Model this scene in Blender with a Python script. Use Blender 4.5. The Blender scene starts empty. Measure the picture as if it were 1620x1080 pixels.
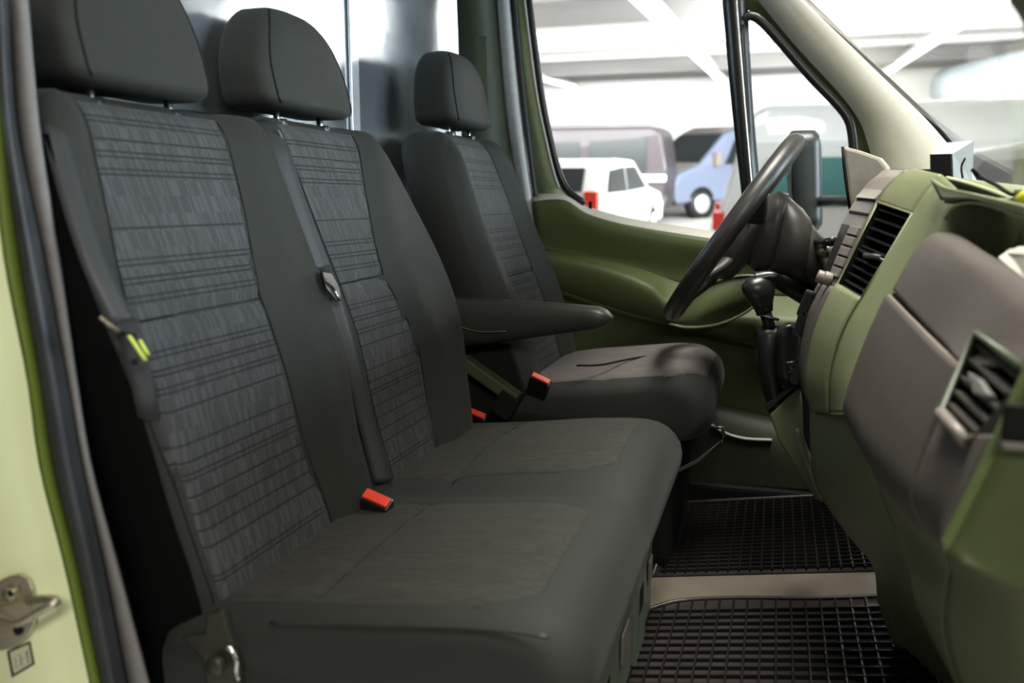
import bpy, bmesh, math, random
from mathutils import Vector, Matrix
random.seed(7)
sc = bpy.context.scene
COL = sc.collection
# ------------------------------------------------------------------ camera
CAM = Vector((.6463, -1.6413, .8841)); YAW = math.radians(17.0); PIT = math.radians(9.2); FPX = 1364.
FW = Vector((-math.sin(YAW)*math.cos(PIT), math.cos(YAW)*math.cos(PIT), -math.sin(PIT)))
RT = Vector((math.cos(YAW), math.sin(YAW), 0)); UP = RT.cross(FW)
cd = bpy.data.cameras.new('camera'); cam = bpy.data.objects.new('camera', cd); COL.objects.link(cam)
cd.sensor_width = 36; cd.lens = FPX/1620*36; cd.clip_start = .02; cd.clip_end = 200
cam.matrix_world = Matrix(((RT.x, UP.x, -FW.x, CAM.x), (RT.y, UP.y, -FW.y, CAM.y), (RT.z, UP.z, -FW.z, CAM.z), (0, 0, 0, 1)))
cd.dof.use_dof = True; cd.dof.focus_distance = 1.75; cd.dof.aperture_fstop = 3.0
sc.camera = cam
# ------------------------------------------------------------------ light
vs = sc.view_settings; vs.view_transform = 'Standard'; vs.look = 'None'; vs.gamma = 1; vs.exposure = 0.0; vs.use_curve_mapping = False
w = bpy.data.worlds.new('hall_light'); sc.world = w; w.use_nodes = True
w.node_tree.nodes['Background'].inputs[0].default_value = (1, .985, .955, 1)
w.node_tree.nodes['Background'].inputs[1].default_value = .095

def area_light(name, loc, target, sx, sy, power, color=(1, 1, 1)):
    d = bpy.data.lights.new(name, 'AREA'); d.shape = 'RECTANGLE'; d.size = sx; d.size_y = sy; d.energy = power; d.color = color
    o = bpy.data.objects.new(name, d); COL.objects.link(o); o.location = loc
    o.rotation_euler = (Vector(target)-Vector(loc)).to_track_quat('-Z', 'Y').to_euler()
    return o
# strip-lamp light over the parked cars; unseen lights added for cab and ceiling
area_light('added_light_ahead', (8.0, .4, 2.5), (.2, .1, .95), 6, 2.4, 950, (.76, .89, 1))  # unseen light added low ahead for the bluish upper seat backs
area_light('added_light_pillar', (2.0, -3.8, 2.6), (-.3, -.9, .7), 1.6, .4, 100, (1, .95, .86))  # unseen light added on the passenger side to brighten the lime pillar
area_light('added_light_dash', (.82, -.15, 4.1), (.86, -.1, .6), 1.3, 2.4, 430, (1, .94, .87))  # unseen light added overhead to brighten the dash top
area_light('hall_lamp_cars', (-2.5, 12.5, 3.25), (-2.5, 20, .8), 12, 1.5, 1900)
area_light('hall_lamp_front_cars', (5, 10.5, 3.1), (5, 18, .6), 8, 1.5, 2300)
area_light('added_ceiling_fill', (-1, 13, 1.4), (-1, 13.3, 9), 20, 9, 260)  # fill added below the strip lamps to brighten the ceiling

# ------------------------------------------------------------------ helpers
def ray(px, py): return FW + RT*((px-810)/FPX) - UP*((py-540)/FPX)
def at(px, py, x=None, y=None, z=None):
    d = ray(px, py)
    t = (x-CAM.x)/d.x if x is not None else (y-CAM.y)/d.y if y is not None else (z-CAM.z)/d.z
    return CAM + d*t
def floor_z(x): return .03 + .16*(x-.4)
def at_floor(px, py, dz=0):
    n = Vector((-.16, 0, 1)); d = ray(px, py); p0 = Vector((.4, 0, .03+dz))
    return CAM + d*((p0-CAM).dot(n)/d.dot(n))
GAR = Matrix.Translation((0, 0, -.70)) @ Matrix.Rotation(math.radians(3.7), 4, 'X')
GINV = GAR.inverted()
def atg(px, py, y):          # point in the sloping hall's own frame
    c = GINV @ CAM; d = GINV.to_3x3() @ ray(px, py)
    return c + d*((y-c.y)/d.y)

def new(name, verts, faces, m, parent=None, smooth=True):
    me = bpy.data.meshes.new(name); me.from_pydata([tuple(v) for v in verts], [], faces); me.update()
    bm = bmesh.new(); bm.from_mesh(me); bmesh.ops.recalc_face_normals(bm, faces=bm.faces); bm.to_mesh(me); bm.free()
    if m: me.materials.append(m)
    if smooth:
        me.polygons.foreach_set('use_smooth', [True]*len(me.polygons))
    o = bpy.data.objects.new(name, me); COL.objects.link(o)
    if parent: adopt(o, parent)
    return o
def adopt(o, parent):
    o.parent = parent; o.matrix_parent_inverse = WORLD.get(parent.name, Matrix()).inverted()
WORLD = {}
def tag(o, label=None, cat=None, group=None, kind=None):
    if label: o['label'] = label
    if cat: o['category'] = cat
    if group: o['group'] = group
    if kind: o['kind'] = kind
    return o
def empty(name, loc, label, cat, group=None, kind=None):
    o = bpy.data.objects.new(name, None); COL.objects.link(o); o.location = loc; o.empty_display_size = .05
    WORLD[o.name] = Matrix.Translation(loc)
    return tag(o, label, cat, group, kind)
def cr(pts, n):              # Catmull-Rom resampling by arc length
    P = [Vector(p) for p in pts]
    if len(P) == 2: return [P[0].lerp(P[1], i/(n-1)) for i in range(n)]
    Q = [P[0]*2-P[1]] + P + [P[-1]*2-P[-2]]; out = []
    for i in range(1, len(Q)-2):
        a, b, c, d = Q[i-1:i+3]
        for k in range(12):
            t = k/12
            out.append(.5*((2*b)+(c-a)*t+(2*a-5*b+4*c-d)*t*t+(3*b-a-3*c+d)*t**3))
    out.append(P[-1]); L = [0]
    for a, b in zip(out, out[1:]): L.append(L[-1]+(b-a).length)
    res = []; j = 0
    for i in range(n):
        s = L[-1]*i/(n-1)
        while j < len(L)-2 and L[j+1] < s: j += 1
        f = (s-L[j])/max(1e-9, L[j+1]-L[j]); res.append(out[j].lerp(out[j+1], min(1, max(0, f))))
    return res
def grid(name, rows, m, parent=None, thick=0, sub=0, smooth=True, off=-1):
    n = len(rows[0]); V = [p for r in rows for p in r]
    F = [(i*n+j, i*n+j+1, (i+1)*n+j+1, (i+1)*n+j) for i in range(len(rows)-1) for j in range(n-1)]
    o = new(name, V, F, m, parent, smooth)
    if thick:
        md = o.modifiers.new('thickness', 'SOLIDIFY'); md.thickness = thick; md.offset = off
    if sub:
        md = o.modifiers.new('round', 'SUBSURF'); md.levels = md.render_levels = sub
    return o
def patch(name, curves, m, parent=None, n=20, cross=None, thick=.004, off=-1, raw=False):
    """surface through curves; each curve is (y, pixel list) or a list of 3-D points"""
    R = []
    for c in curves:
        if isinstance(c, tuple): c = [at(*p, y=c[0]) for p in c[1]]
        R.append(cr(c, n) if not raw else [Vector(p) for p in c])
    if cross:
        cols = [cr([r[j] for r in R], cross) for j in range(len(R[0]))]
        R = [[cols[j][i] for j in range(len(cols))] for i in range(cross)]
    return grid(name, R, m, parent, thick, off=off)
def loft(name, rings, m, parent=None, cap=True, smooth=True):
    n = len(rings[0]); V = [p for r in rings for p in r]
    F = [(i*n+j, i*n+(j+1) % n, (i+1)*n+(j+1) % n, (i+1)*n+j) for i in range(len(rings)-1) for j in range(n)]
    if cap:
        for k, base in ((0, 0), (1, (len(rings)-1)*n)):
            c = sum((Vector(p) for p in rings[-k]), Vector())/n; V.append(c); ci = len(V)-1
            F += [(base+j, base+(j+1) % n, ci) for j in range(n)]
    return new(name, V, F, m, parent, smooth)
def tube(name, pts, r, m, parent=None, n=10, res=None, closed=False, flat=1.0, upv=None):
    P = [Vector(p) for p in pts]
    if res: P = cr(P, res)
    rings = []; N = len(P)
    for i, p in enumerate(P):
        if closed: t = P[(i+1) % N]-P[i-1]
        else: t = P[min(i+1, N-1)]-P[max(i-1, 0)]
        t.normalize(); a = Vector(upv) if upv else (Vector((0, 0, 1)) if abs(t.z) < .9 else Vector((1, 0, 0)))
        s = t.cross(a).normalized(); q = s.cross(t)
        rr = r if not callable(r) else r(i/(N-1))
        rings.append([p + s*math.cos(k*2*math.pi/n)*rr + q*math.sin(k*2*math.pi/n)*rr*flat for k in range(n)])
    if closed:
        rings.append(rings[0]); return loft(name, rings, m, parent, cap=False)
    return loft(name, rings, m, parent)
def box(name, c, s, m, parent=None, rot=None, bev=.004, seg=2, taper=None):
    bm = bmesh.new(); bmesh.ops.create_cube(bm, size=1)
    for v in bm.verts:
        v.co = Vector((v.co.x*s[0], v.co.y*s[1], v.co.z*s[2]))
        if taper and v.co.z > 0: v.co.x *= taper; v.co.y *= taper
    if bev: bmesh.ops.bevel(bm, geom=bm.edges[:], offset=min(bev, min(s)*.45), segments=seg, affect='EDGES', profile=.7)
    M = Matrix.Translation(c) @ (rot.to_4x4() if rot else Matrix())
    bm.transform(M); bmesh.ops.recalc_face_normals(bm, faces=bm.faces)
    me = bpy.data.meshes.new(name); bm.to_mesh(me); bm.free(); me.materials.append(m)
    o = bpy.data.objects.new(name, me); COL.objects.link(o)
    if parent: adopt(o, parent)
    return o
def prism(name, poly, off, m, parent=None, bev=0, seg=2):
    P = [Vector(p) for p in poly]; off = Vector(off); n = len(P)
    V = P+[p+off for p in P]
    F = [tuple(range(n)), tuple(range(2*n-1, n-1, -1))]+[(i, (i+1) % n, n+(i+1) % n, n+i) for i in range(n)]
    o = new(name, V, F, m, parent, smooth=False)
    if bev:
        md = o.modifiers.new('bevel', 'BEVEL'); md.width = bev; md.segments = seg; md.limit_method = 'ANGLE'; md.angle_limit = math.radians(40)
    return o
def axes(a, nrm):            # rotation with local x along a, local z along nrm
    a = Vector(a).normalized(); nrm = Vector(nrm); nrm = (nrm-a*nrm.dot(a)).normalized(); b = nrm.cross(a)
    return Matrix((a, b, nrm)).transposed()
def disc(name, c, nrm, r, h, m, parent=None, n=24, prof=None):
    """turned piece: prof = [(radius, height)...] about nrm"""
    nrm = Vector(nrm).normalized(); a = nrm.orthogonal().normalized(); b = nrm.cross(a); c = Vector(c)
    prof = prof or [(r*.96, 0), (r, h*.15), (r, h*.85), (r*.94, h)]
    return loft(name, [[c+nrm*z+(a*math.cos(t)+b*math.sin(t))*rr for t in [k*2*math.pi/n for k in range(n)]] for rr, z in prof], m, parent)
def sup(t, n):
    c, s = math.cos(t), math.sin(t)
    return math.copysign(abs(c)**(2/n), c), math.copysign(abs(s)**(2/n), s)
def lerp(z, xs, ys):         # smooth curve through (xs, ys)
    n = len(xs)
    if z <= xs[0]: return ys[0]
    if z >= xs[-1]: return ys[-1]
    sl = [(ys[i+1]-ys[i])/(xs[i+1]-xs[i]) for i in range(n-1)]
    tg_ = [sl[0]]+[(sl[i-1]+sl[i])/2 for i in range(1, n-1)]+[sl[-1]]
    for i in range(n-1):
        if z <= xs[i+1]:
            h = xs[i+1]-xs[i]; t = (z-xs[i])/h
            return (2*t**3-3*t*t+1)*ys[i]+(t**3-2*t*t+t)*h*tg_[i]+(3*t*t-2*t**3)*ys[i+1]+(t**3-t*t)*h*tg_[i+1]
def sst(a, b, x):
    t = min(1, max(0, (x-a)/(b-a))); return t*t*(3-2*t)

# ------------------------------------------------------------------ materials
def mat(name, col, rough=.5, metal=0, spec=.5, var=.08, scale=60, bump=0, bscale=400, coat=0, sheen=0, detail=3):
    m = bpy.data.materials.new(name); m.use_nodes = True; nt = m.node_tree; b = nt.nodes['Principled BSDF']
    b.inputs['Roughness'].default_value = rough; b.inputs['Metallic'].default_value = metal
    b.inputs['Specular IOR Level'].default_value = spec
    b.inputs['Coat Weight'].default_value = coat
    if sheen: b.inputs['Sheen Weight'].default_value = sheen; b.inputs['Sheen Roughness'].default_value = .5
    tc = nt.nodes.new('ShaderNodeTexCoord'); no = nt.nodes.new('ShaderNodeTexNoise'); no.inputs['Scale'].default_value = scale; no.inputs['Detail'].default_value = detail
    nt.links.new(tc.outputs['Object'], no.inputs['Vector'])
    r = nt.nodes.new('ShaderNodeValToRGB'); nt.links.new(no.outputs['Fac'], r.inputs[0])
    r.color_ramp.elements[0].position = .3; r.color_ramp.elements[1].position = .7
    r.color_ramp.elements[0].color = (*[c*(1-var) for c in col], 1); r.color_ramp.elements[1].color = (*[min(1, c*(1+var)) for c in col], 1)
    nt.links.new(r.outputs[0], b.inputs['Base Color'])
    if bump:
        n2 = nt.nodes.new('ShaderNodeTexNoise'); n2.inputs['Scale'].default_value = bscale; n2.inputs['Detail'].default_value = 2
        nt.links.new(tc.outputs['Object'], n2.inputs['Vector'])
        bp = nt.nodes.new('ShaderNodeBump'); bp.inputs['Strength'].default_value = bump; bp.inputs['Distance'].default_value = .002
        nt.links.new(n2.outputs['Fac'], bp.inputs['Height']); nt.links.new(bp.outputs[0], b.inputs['Normal'])
    return m
def emis(name, col, s):
    m = bpy.data.materials.new(name); m.use_nodes = True; nt = m.node_tree; nt.nodes.clear()
    e = nt.nodes.new('ShaderNodeEmission'); e.inputs[0].default_value = (*col, 1); e.inputs[1].default_value = s
    o = nt.nodes.new('ShaderNodeOutputMaterial'); nt.links.new(e.outputs[0], o.inputs[0]); return m
def glass_mat(name, tint, refl=.06):
    m = bpy.data.materials.new(name); m.use_nodes = True; nt = m.node_tree; nt.nodes.clear()
    t = nt.nodes.new('ShaderNodeBsdfTransparent'); t.inputs[0].default_value = (*tint, 1)
    g = nt.nodes.new('ShaderNodeBsdfGlossy'); g.inputs['Roughness'].default_value = .02
    lw = nt.nodes.new('ShaderNodeLayerWeight'); lw.inputs[0].default_value = .25
    ma = nt.nodes.new('ShaderNodeMath'); ma.operation = 'MULTIPLY'; ma.inputs[1].default_value = .45; nt.links.new(lw.outputs['Fresnel'], ma.inputs[0])
    mx = nt.nodes.new('ShaderNodeMixShader'); nt.links.new(ma.outputs[0], mx.inputs[0]); nt.links.new(t.outputs[0], mx.inputs[1]); nt.links.new(g.outputs[0], mx.inputs[2])
    o = nt.nodes.new('ShaderNodeOutputMaterial'); nt.links.new(mx.outputs[0], o.inputs[0]); return m
def woven(name, dark, mid, light, lines=True):
    m = bpy.data.materials.new(name); m.use_nodes = True; nt = m.node_tree; b = nt.nodes['Principled BSDF']
    b.inputs['Roughness'].default_value = .75; b.inputs['Specular IOR Level'].default_value = .35
    b.inputs['Sheen Weight'].default_value = .05
    L = nt.links.new
    uv = nt.nodes.new('ShaderNodeUVMap'); uv.uv_map = 'UVMap'; sep = nt.nodes.new('ShaderNodeSeparateXYZ'); L(uv.outputs[0], sep.inputs[0])
    def M(op, a, bb=None, c=None):
        n = nt.nodes.new('ShaderNodeMath'); n.operation = op
        for i, v in enumerate((a, bb, c)):
            if v is None: continue
            if isinstance(v, (int, float)): n.inputs[i].default_value = v
            else: L(v, n.inputs[i])
        return n.outputs[0]
    def WN(a, c=None):
        n = nt.nodes.new('ShaderNodeTexWhiteNoise')
        if c is None: n.noise_dimensions = '1D'; L(a, n.inputs['W'])
        else:
            n.noise_dimensions = '2D'; cx = nt.nodes.new('ShaderNodeCombineXYZ'); L(a, cx.inputs[0]); L(c, cx.inputs[1]); L(cx.outputs[0], n.inputs['Vector'])
        return n.outputs['Value']
    u, v = sep.outputs[0], sep.outputs[1]
    row = M('FLOOR', M('MULTIPLY', v, 46)); fr = M('FRACT', M('MULTIPLY', v, 46)); rn = WN(row)
    l1 = M('MULTIPLY', M('LESS_THAN', M('ABSOLUTE', M('SUBTRACT', fr, .2)), .055), M('GREATER_THAN', rn, .22))
    l2 = M('MULTIPLY', M('LESS_THAN', M('ABSOLUTE', M('SUBTRACT', fr, .5)), .055), M('GREATER_THAN', rn, .50))
    line = M('MAXIMUM', l1, l2)
    col = M('FLOOR', M('MULTIPLY', u, 290)); cn = WN(col); seg = M('FLOOR', M('MULTIPLY', v, 46)); sn = WN(col, seg)
    fine = M('GREATER_THAN', M('FRACT', M('MULTIPLY', v, 340)), .45)
    dash = M('MULTIPLY', M('MULTIPLY', M('GREATER_THAN', M('ADD', M('MULTIPLY', cn, .45), M('MULTIPLY', sn, .55)), .55), fine), M('ADD', .35, M('MULTIPLY', sn, .65)))
    def mix(f, a, c):
        n = nt.nodes.new('ShaderNodeMix'); n.data_type = 'RGBA'; L(f, n.inputs[0])
        for i, q in ((6, a), (7, c)):
            if isinstance(q, tuple): n.inputs[i].default_value = (*q, 1)
            else: L(q, n.inputs[i])
        return n.outputs[2]
    c = mix(dash, mid, light)
    if lines: c = mix(line, c, dark)
    L(c, b.inputs['Base Color'])
    bp = nt.nodes.new('ShaderNodeBump'); bp.inputs['Strength'].default_value = .35; bp.inputs['Distance'].default_value = .001
    L(M('SUBTRACT', dash, line), bp.inputs['Height']); L(bp.outputs[0], b.inputs['Normal'])
    return m
def set_uv(o, f):
    me = o.data; ul = me.uv_layers.new(name='UVMap')
    for lp in me.loops: ul.data[lp.index].uv = f(me.vertices[lp.vertex_index].co)

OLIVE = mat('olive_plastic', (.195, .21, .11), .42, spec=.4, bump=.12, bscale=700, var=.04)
OLIVE_SHADED = mat('olive_plastic_shaded', (.078, .098, .034), .5, spec=.35, bump=.12, bscale=700, var=.04)  # same plastic as the plain olive, door and dash-end shade put into the colour
BEIGE = mat('grey_beige_trim', (.56, .53, .465), .55, spec=.3, bump=.1, bscale=600, var=.03)
BROWN = mat('grey_brown_plastic', (.10, .085, .072), .45, spec=.45, bump=.25, bscale=500, var=.05)
BROWN_L = mat('grey_brown_radio', (.21, .18, .155), .4, spec=.5, var=.04)
BLACK = mat('black_plastic', (.012, .012, .012), .32, spec=.5, var=.1)
SIDE_SHADE = mat('side_shade_black', (.004, .004, .004), .9, spec=.05)  # near black, stands in for the deep shade beside the near seat
MATTE = mat('matte_black', (.008, .008, .008), .8, spec=.2, var=.1)
RUBBER = mat('black_rubber', (.012, .013, .014), .45, spec=.4, var=.15, bump=.1, bscale=200)
MATRIB = mat('mat_rib_rubber', (.005, .004, .004), .5, spec=.3)
MATRUB = mat('mat_rubber', (.032, .025, .024), .36, spec=.5, var=.25, scale=14, bump=.15, bscale=120)
SEALGREY = mat('blue_grey_seal', (.034, .037, .041), .5, spec=.4, var=.2, scale=25)
STRIPGREY = mat('pale_grey_strip', (.165, .155, .148), .5, spec=.4)
SEAM = mat('seam_cloth', (.012, .013, .013), .8, spec=.2)
CLOTH = mat('plain_cloth', (.0195, .021, .0175), .72, spec=.4, var=.12, scale=300, bump=.25, bscale=900, sheen=.04)
VINYL = mat('dark_vinyl', (.028, .031, .024), .42, spec=.5, var=.08, bump=.2, bscale=500)
PANEL = woven('checked_cloth', (.010, .011, .011), (.042, .044, .045), (.092, .094, .096))
PANEL_C = woven('ribbed_cloth', (.019, .019, .014), (.026, .026, .020), (.048, .045, .036), lines=False)
DRVCLOTH = mat('worn_driver_cloth', (.13, .112, .106), .7, spec=.3, var=.12, scale=40, bump=.3, bscale=800, sheen=.05)
BELT = mat('belt_webbing', (.040, .042, .043), .5, spec=.4, var=.1, scale=500)
RED = mat('red_button', (.85, .06, .03), .35, spec=.5, var=.03)
CHROME = mat('steel', (.62, .6, .56), .25, metal=1, var=.05)
ZINC = mat('zinc_plate', (.50, .46, .34), .38, metal=.9, var=.1, scale=120)
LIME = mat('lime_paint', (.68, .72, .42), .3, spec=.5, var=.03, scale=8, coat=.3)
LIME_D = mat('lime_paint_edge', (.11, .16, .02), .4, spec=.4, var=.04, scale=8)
SEATMETAL = mat('green_grey_metal', (.13, .16, .12), .42, spec=.5, var=.08)
SILVERWALL = mat('silver_bulkhead', (.50, .54, .58), .2, metal=.85, var=.35, scale=3.5, bump=.35, bscale=14, detail=6)
DARKWALL = mat('dark_bulkhead', (.02, .021, .022), .5, spec=.4)
GLOW_TAG = mat('yellow_green_tag', (.62, .72, .12), .5)
BROWNPLATE = mat('sill_plate', (.26, .215, .17), .4, metal=.3, var=.08, scale=20)
CREAM = mat('cream_paper', (.75, .72, .62), .6, var=.03)
GLASS = glass_mat('clear_glass', (.97, .99, .98))
WHITEDEV = mat('silver_plastic', (.40, .41, .43), .35, var=.04)

# ------------------------------------------------------------------ hall outside (its floor slopes up away from the cab)
def G(p): return GAR @ Vector(p)
HWALL = mat('hall_wall', (.86, .85, .83), .8, var=.03, scale=1)
HCEIL = mat('hall_ceiling', (.58, .56, .55), .8, var=.04, scale=1)
HBEAM = mat('hall_beam', (.26, .25, .245), .8, var=.06, scale=1)
HFLOOR = mat('hall_floor', (.45, .44, .42), .6, var=.1, scale=1)
o = prism('floor_garage', [G((-14, -4, 0)), G((12, -4, 0)), G((12, 24, 0)), G((-14, 24, 0))], (0, 0, -.1), HFLOOR); tag(o, kind='structure')
o = prism('wall_garage', [G((-14, 23.5, 0)), G((12, 23.5, 0)), G((12, 23.5, 6)), G((-14, 23.5, 6))], (0, .2, 0), HWALL); tag(o, kind='structure')
CZ = 3.75
o = prism('ceiling_garage', [G((-14, 6.5, CZ)), G((12, 6.5, CZ)), G((12, 24, CZ)), G((-14, 24, CZ))], (0, 0, .15), HCEIL); tag(o, kind='structure')
k = 1
for yy, wd, dp in ((22.6, .5, .35), (19.4, .9, .45), (17.2, .35, .30), (14.2, .9, .4), (11.6, .4, .35)):
    o = prism('trim_%d' % k, [G((-14, yy, CZ)), G((12, yy, CZ)), G((12, yy, CZ-dp)), G((-14, yy, CZ-dp))], GAR.to_3x3() @ Vector((0, wd, 0)), HBEAM if wd > .4 else HCEIL); k += 1
    tag(o, kind='structure')
LAMPW = emis('lamp_tube', (1, 1, 1), 5.0); LAMPH = mat('lamp_housing', (.7, .7, .7), .5)
for lx, lab in ((-.95, 'bright strip lamp seen across the top of the driver window'), (3.02, 'bright strip lamp seen high through the windscreen'), (-5.0, 'strip lamp over the black van, left of the others')):
    c = G((lx, 17, CZ-.50)); r = empty('strip_lamp', c, lab, 'lamp')
    prism('housing', [G((lx-.13, 7.5, CZ-.44)), G((lx+.13, 7.5, CZ-.44)), G((lx+.13, 23, CZ-.44)), G((lx-.13, 23, CZ-.44))], (0, 0, .06), LAMPH, r)
    prism('tube', [G((lx-.11, 7.6, CZ-.45)), G((lx+.11, 7.6, CZ-.45)), G((lx+.11, 22.9, CZ-.45)), G((lx-.11, 22.9, CZ-.45))], (0, 0, -.05), LAMPW, r, bev=.02)
# service pipes under the ceiling ahead of the windscreen
PIPE = mat('pipe_blue_grey', (.50, .56, .60), .4, var=.05)
r = empty('air_duct', G((5, 15, 2.6)), 'fat pale blue grey air duct crossing behind the windscreen', 'duct')
tube('duct_body', [G((3.9, 19, 2.7)), G((5.2, 16.5, 2.85)), G((8.5, 12.5, 3.0))], .42, PIPE, r, n=20, res=16)
for q in (.2, .5, .8):
    p = G((3.9+q*4.6, 19-q*6.5, 2.7+q*.35)); disc('duct_collar', p, (.58, -.8, .08), .45, .08, PIPE, r, n=20)

def vehicle(name, label, cat, pos, head, prof, W, paint, win, wheels, wr, extras=(), tumble=.12):
    """prof: side outline (x forward, z up); win: side-window outlines; head: heading angle in the hall frame"""
    M = GAR @ Matrix.Translation(pos) @ Matrix.Rotation(head, 4, 'Z')
    T = lambda x, y, z: M @ Vector((x, y, z))
    r = empty(name, M.translation, label, cat)
    zmax = max(z for x, z in prof); belt = zmax*.55
    def wy(z, s): return s*(W/2 - tumble*max(0, (z-belt)/(zmax-belt)))
    rows = [[T(x, wy(z, s)*f, z) for x, z in prof] for s, f in ((-1, 1), (-1, .97), (1, .97), (1, 1))]
    n = len(prof); V = [T(x, wy(z, -1), z) for x, z in prof]+[T(x, wy(z, 1), z) for x, z in prof]
    F = [tuple(range(n)), tuple(range(2*n-1, n-1, -1))]+[(i, (i+1) % n, n+(i+1) % n, n+i) for i in range(n)]
    b = new('body', V, F, paint, r, smooth=False); md = b.modifiers.new('bevel', 'BEVEL'); md.width = .07; md.segments = 3; md.limit_method = 'ANGLE'; md.angle_limit = math.radians(25)
    for poly in win:
        for s in (-1, 1):
            P = [T(x, wy(z, s)-s*.004, z) for x, z in poly]; prism('side_window', P, M.to_3x3() @ Vector((0, s*.02, 0)), CARGLASS, r)
    for x in wheels:
        for s in (-1, 1):
            c = T(x, s*(W/2-.14), wr); nv = M.to_3x3() @ Vector((0, s, 0))
            t = disc('wheel', c, nv, wr, .18, RUBBER, r, prof=[(wr*.6, 0), (wr*.97, .01), (wr, .04), (wr, .13), (wr*.94, .165), (wr*.72, .17)])
            disc('hubcap', c+nv*.15, nv, wr*.66, .03, HUB, t, prof=[(wr*.66, 0), (wr*.64, .025), (wr*.3, .03), (wr*.1, .035)])
            disc('wheel_arch', c-nv*.01, nv, wr*1.12, .145, MATTE, r, prof=[(wr*1.16, 0), (wr*1.16, .147)])
    for nm, lab, c, s, m2 in extras:
        e = box(nm, T(*c), s, m2, r, rot=M.to_3x3(), bev=.02)
        if lab: e['label'] = lab
    return r, T, M
CARGLASS = mat('car_window_glass', (.015, .018, .02), .3, spec=.25, var=.1)
TEALGLASS = mat('teal_window_glass', (.10, .26, .25), .08, spec=.6, var=.1)
HUB = mat('hubcap_silver', (.7, .7, .7), .35, metal=.5)
P_BLACK = mat('black_van_paint', (.035, .028, .032), .5, spec=.25, coat=.2)
P_BLUE = mat('blue_van_paint', (.15, .175, .25), .3, spec=.5, coat=.2)
P_WHITE = mat('white_car_paint', (.85, .84, .82), .25, spec=.5, coat=.4)
P_SILV = mat('silver_car_paint', (.45, .50, .52), .25, metal=.3, coat=.4)
TAIL = mat('tail_lamp_red', (.8, .05, .03), .2); HEADL = mat('head_lamp', (.75, .74, .7), .15)
VAN = [(2.75, .35), (2.75, .95), (2.45, 1.12), (1.75, 1.30), (1.05, 2.25), (.6, 2.55), (-2.9, 2.6), (-3.0, .4)]
LOWV = [(2.55, .3), (2.6, .8), (2.3, .98), (1.5, 1.12), (.75, 1.82), (.3, 1.95), (-2.4, 1.93), (-2.55, 1.5), (-2.6, .4)]
HATCH = [(2.05, .3), (2.1, .62), (1.9, .82), (1.1, .95), (.3, 1.42), (-.6, 1.47), (-1.5, 1.38), (-1.95, .98), (-2.02, .35)]
def yawed(prof, k): return [(x*k, z*k) for x, z in prof]
# black van: far left, seen side-on behind the driver window
r, T, M = vehicle('van', 'long black van parked side-on by the far wall, seen through the driver window', 'van', (-4.15, 16.35, 0), math.pi,
    [(-2.65, .4), (-2.7, 1.2), (-2.6, 1.9), (-2.4, 2.02), (1.2, 2.05), (1.9, 1.3), (2.5, 1.05), (2.55, .4)], 1.9, P_BLACK,
    [[(-2.3, 1.18), (-1.2, 1.18), (-1.2, 1.75), (-2.3, 1.8)], [(-1.0, 1.18), (-.1, 1.18), (-.1, 1.75), (-1.0, 1.75)], [(.1, 1.18), (1.5, 1.18), (1.05, 1.75), (.1, 1.75)]], (-1.6, 1.6), .34,
    extras=(('door_handle', None, (-.2, .96, 1.05), (.2, .03, .04), MATTE),))
WHITEBAR = mat('white_moulding', (.8, .8, .78), .4)
prism('roof_rail', [T(-2.5, .80, 2.05), T(1.1, .80, 2.07), T(1.1, .80, 2.10), T(-2.5, .80, 2.08)], M.to_3x3() @ Vector((0, .05, 0)), P_BLACK, r)
prism('side_moulding', [T(-2.7, .955, .98), T(2.3, .955, .98), T(2.3, .955, 1.10), T(-2.7, .955, 1.10)], M.to_3x3() @ Vector((0, .03, 0)), WHITEBAR, r)
# blue van, nose towards us
BV = [(2.35, .35), (2.45, .75), (2.3, 1.02), (1.65, 1.22), (.85, 1.88), (.45, 2.02), (-2.4, 2.06), (-2.5, .4)]
r, T, M = vehicle('van', 'blue van with dark windscreen and silver wheel, nose turned towards the driver window', 'van', (-.60, 20.6, 0), math.radians(226), BV, 1.9, P_BLUE,
    [[(.95, 1.20), (.15, 1.20), (.15, 1.75), (.62, 1.75)], [(-.2, 1.2), (-2.2, 1.2), (-2.2, 1.75), (-.2, 1.75)]], (1.62, -1.6), .33,
    extras=(('head_lamp', 'clear head lamp', (2.3, .72, .86), (.22, .3, .26), HEADL), ('head_lamp', 'clear head lamp', (2.3, -.72, .86), (.22, .3, .26), HEADL),
            ('bumper', 'dark bumper', (2.4, 0, .45), (.2, 1.8, .25), MATTE), ('grille', 'dark grille', (2.40, 0, .80), (.12, .9, .2), MATTE),
            ('wing_mirror', 'dark wing mirror', (1.25, 1.0, 1.32), (.16, .18, .3), BROWN_L), ('wing_mirror', 'dark wing mirror', (1.25, -1.0, 1.32), (.16, .18, .3), BROWN_L)))
prism('windscreen', [T(1.62, -.82, 1.26), T(1.62, .82, 1.26), T(.90, .74, 1.86), T(.90, -.74, 1.86)], M.to_3x3() @ Vector((.02, 0, .02)), CARGLASS, r)
prism('hood', [T(2.28, -.86, 1.045), T(2.28, .86, 1.045), T(1.66, .86, 1.235), T(1.66, -.86, 1.235)], M.to_3x3() @ Vector((0, 0, .015)), mat('shaded_hood', (.22, .19, .18), .3), r)  # blue hood in brown: shade on the nose put into the colour
prism('roof_front', [T(.84, -.76, 1.90), T(.84, .76, 1.90), T(.46, .74, 2.035), T(.46, -.74, 2.035)], M.to_3x3() @ Vector((0, 0, .02)), mat('shaded_roof_front', (.12, .10, .10), .4), r)  # roof front darkened the same way, shade put into the colour
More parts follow.
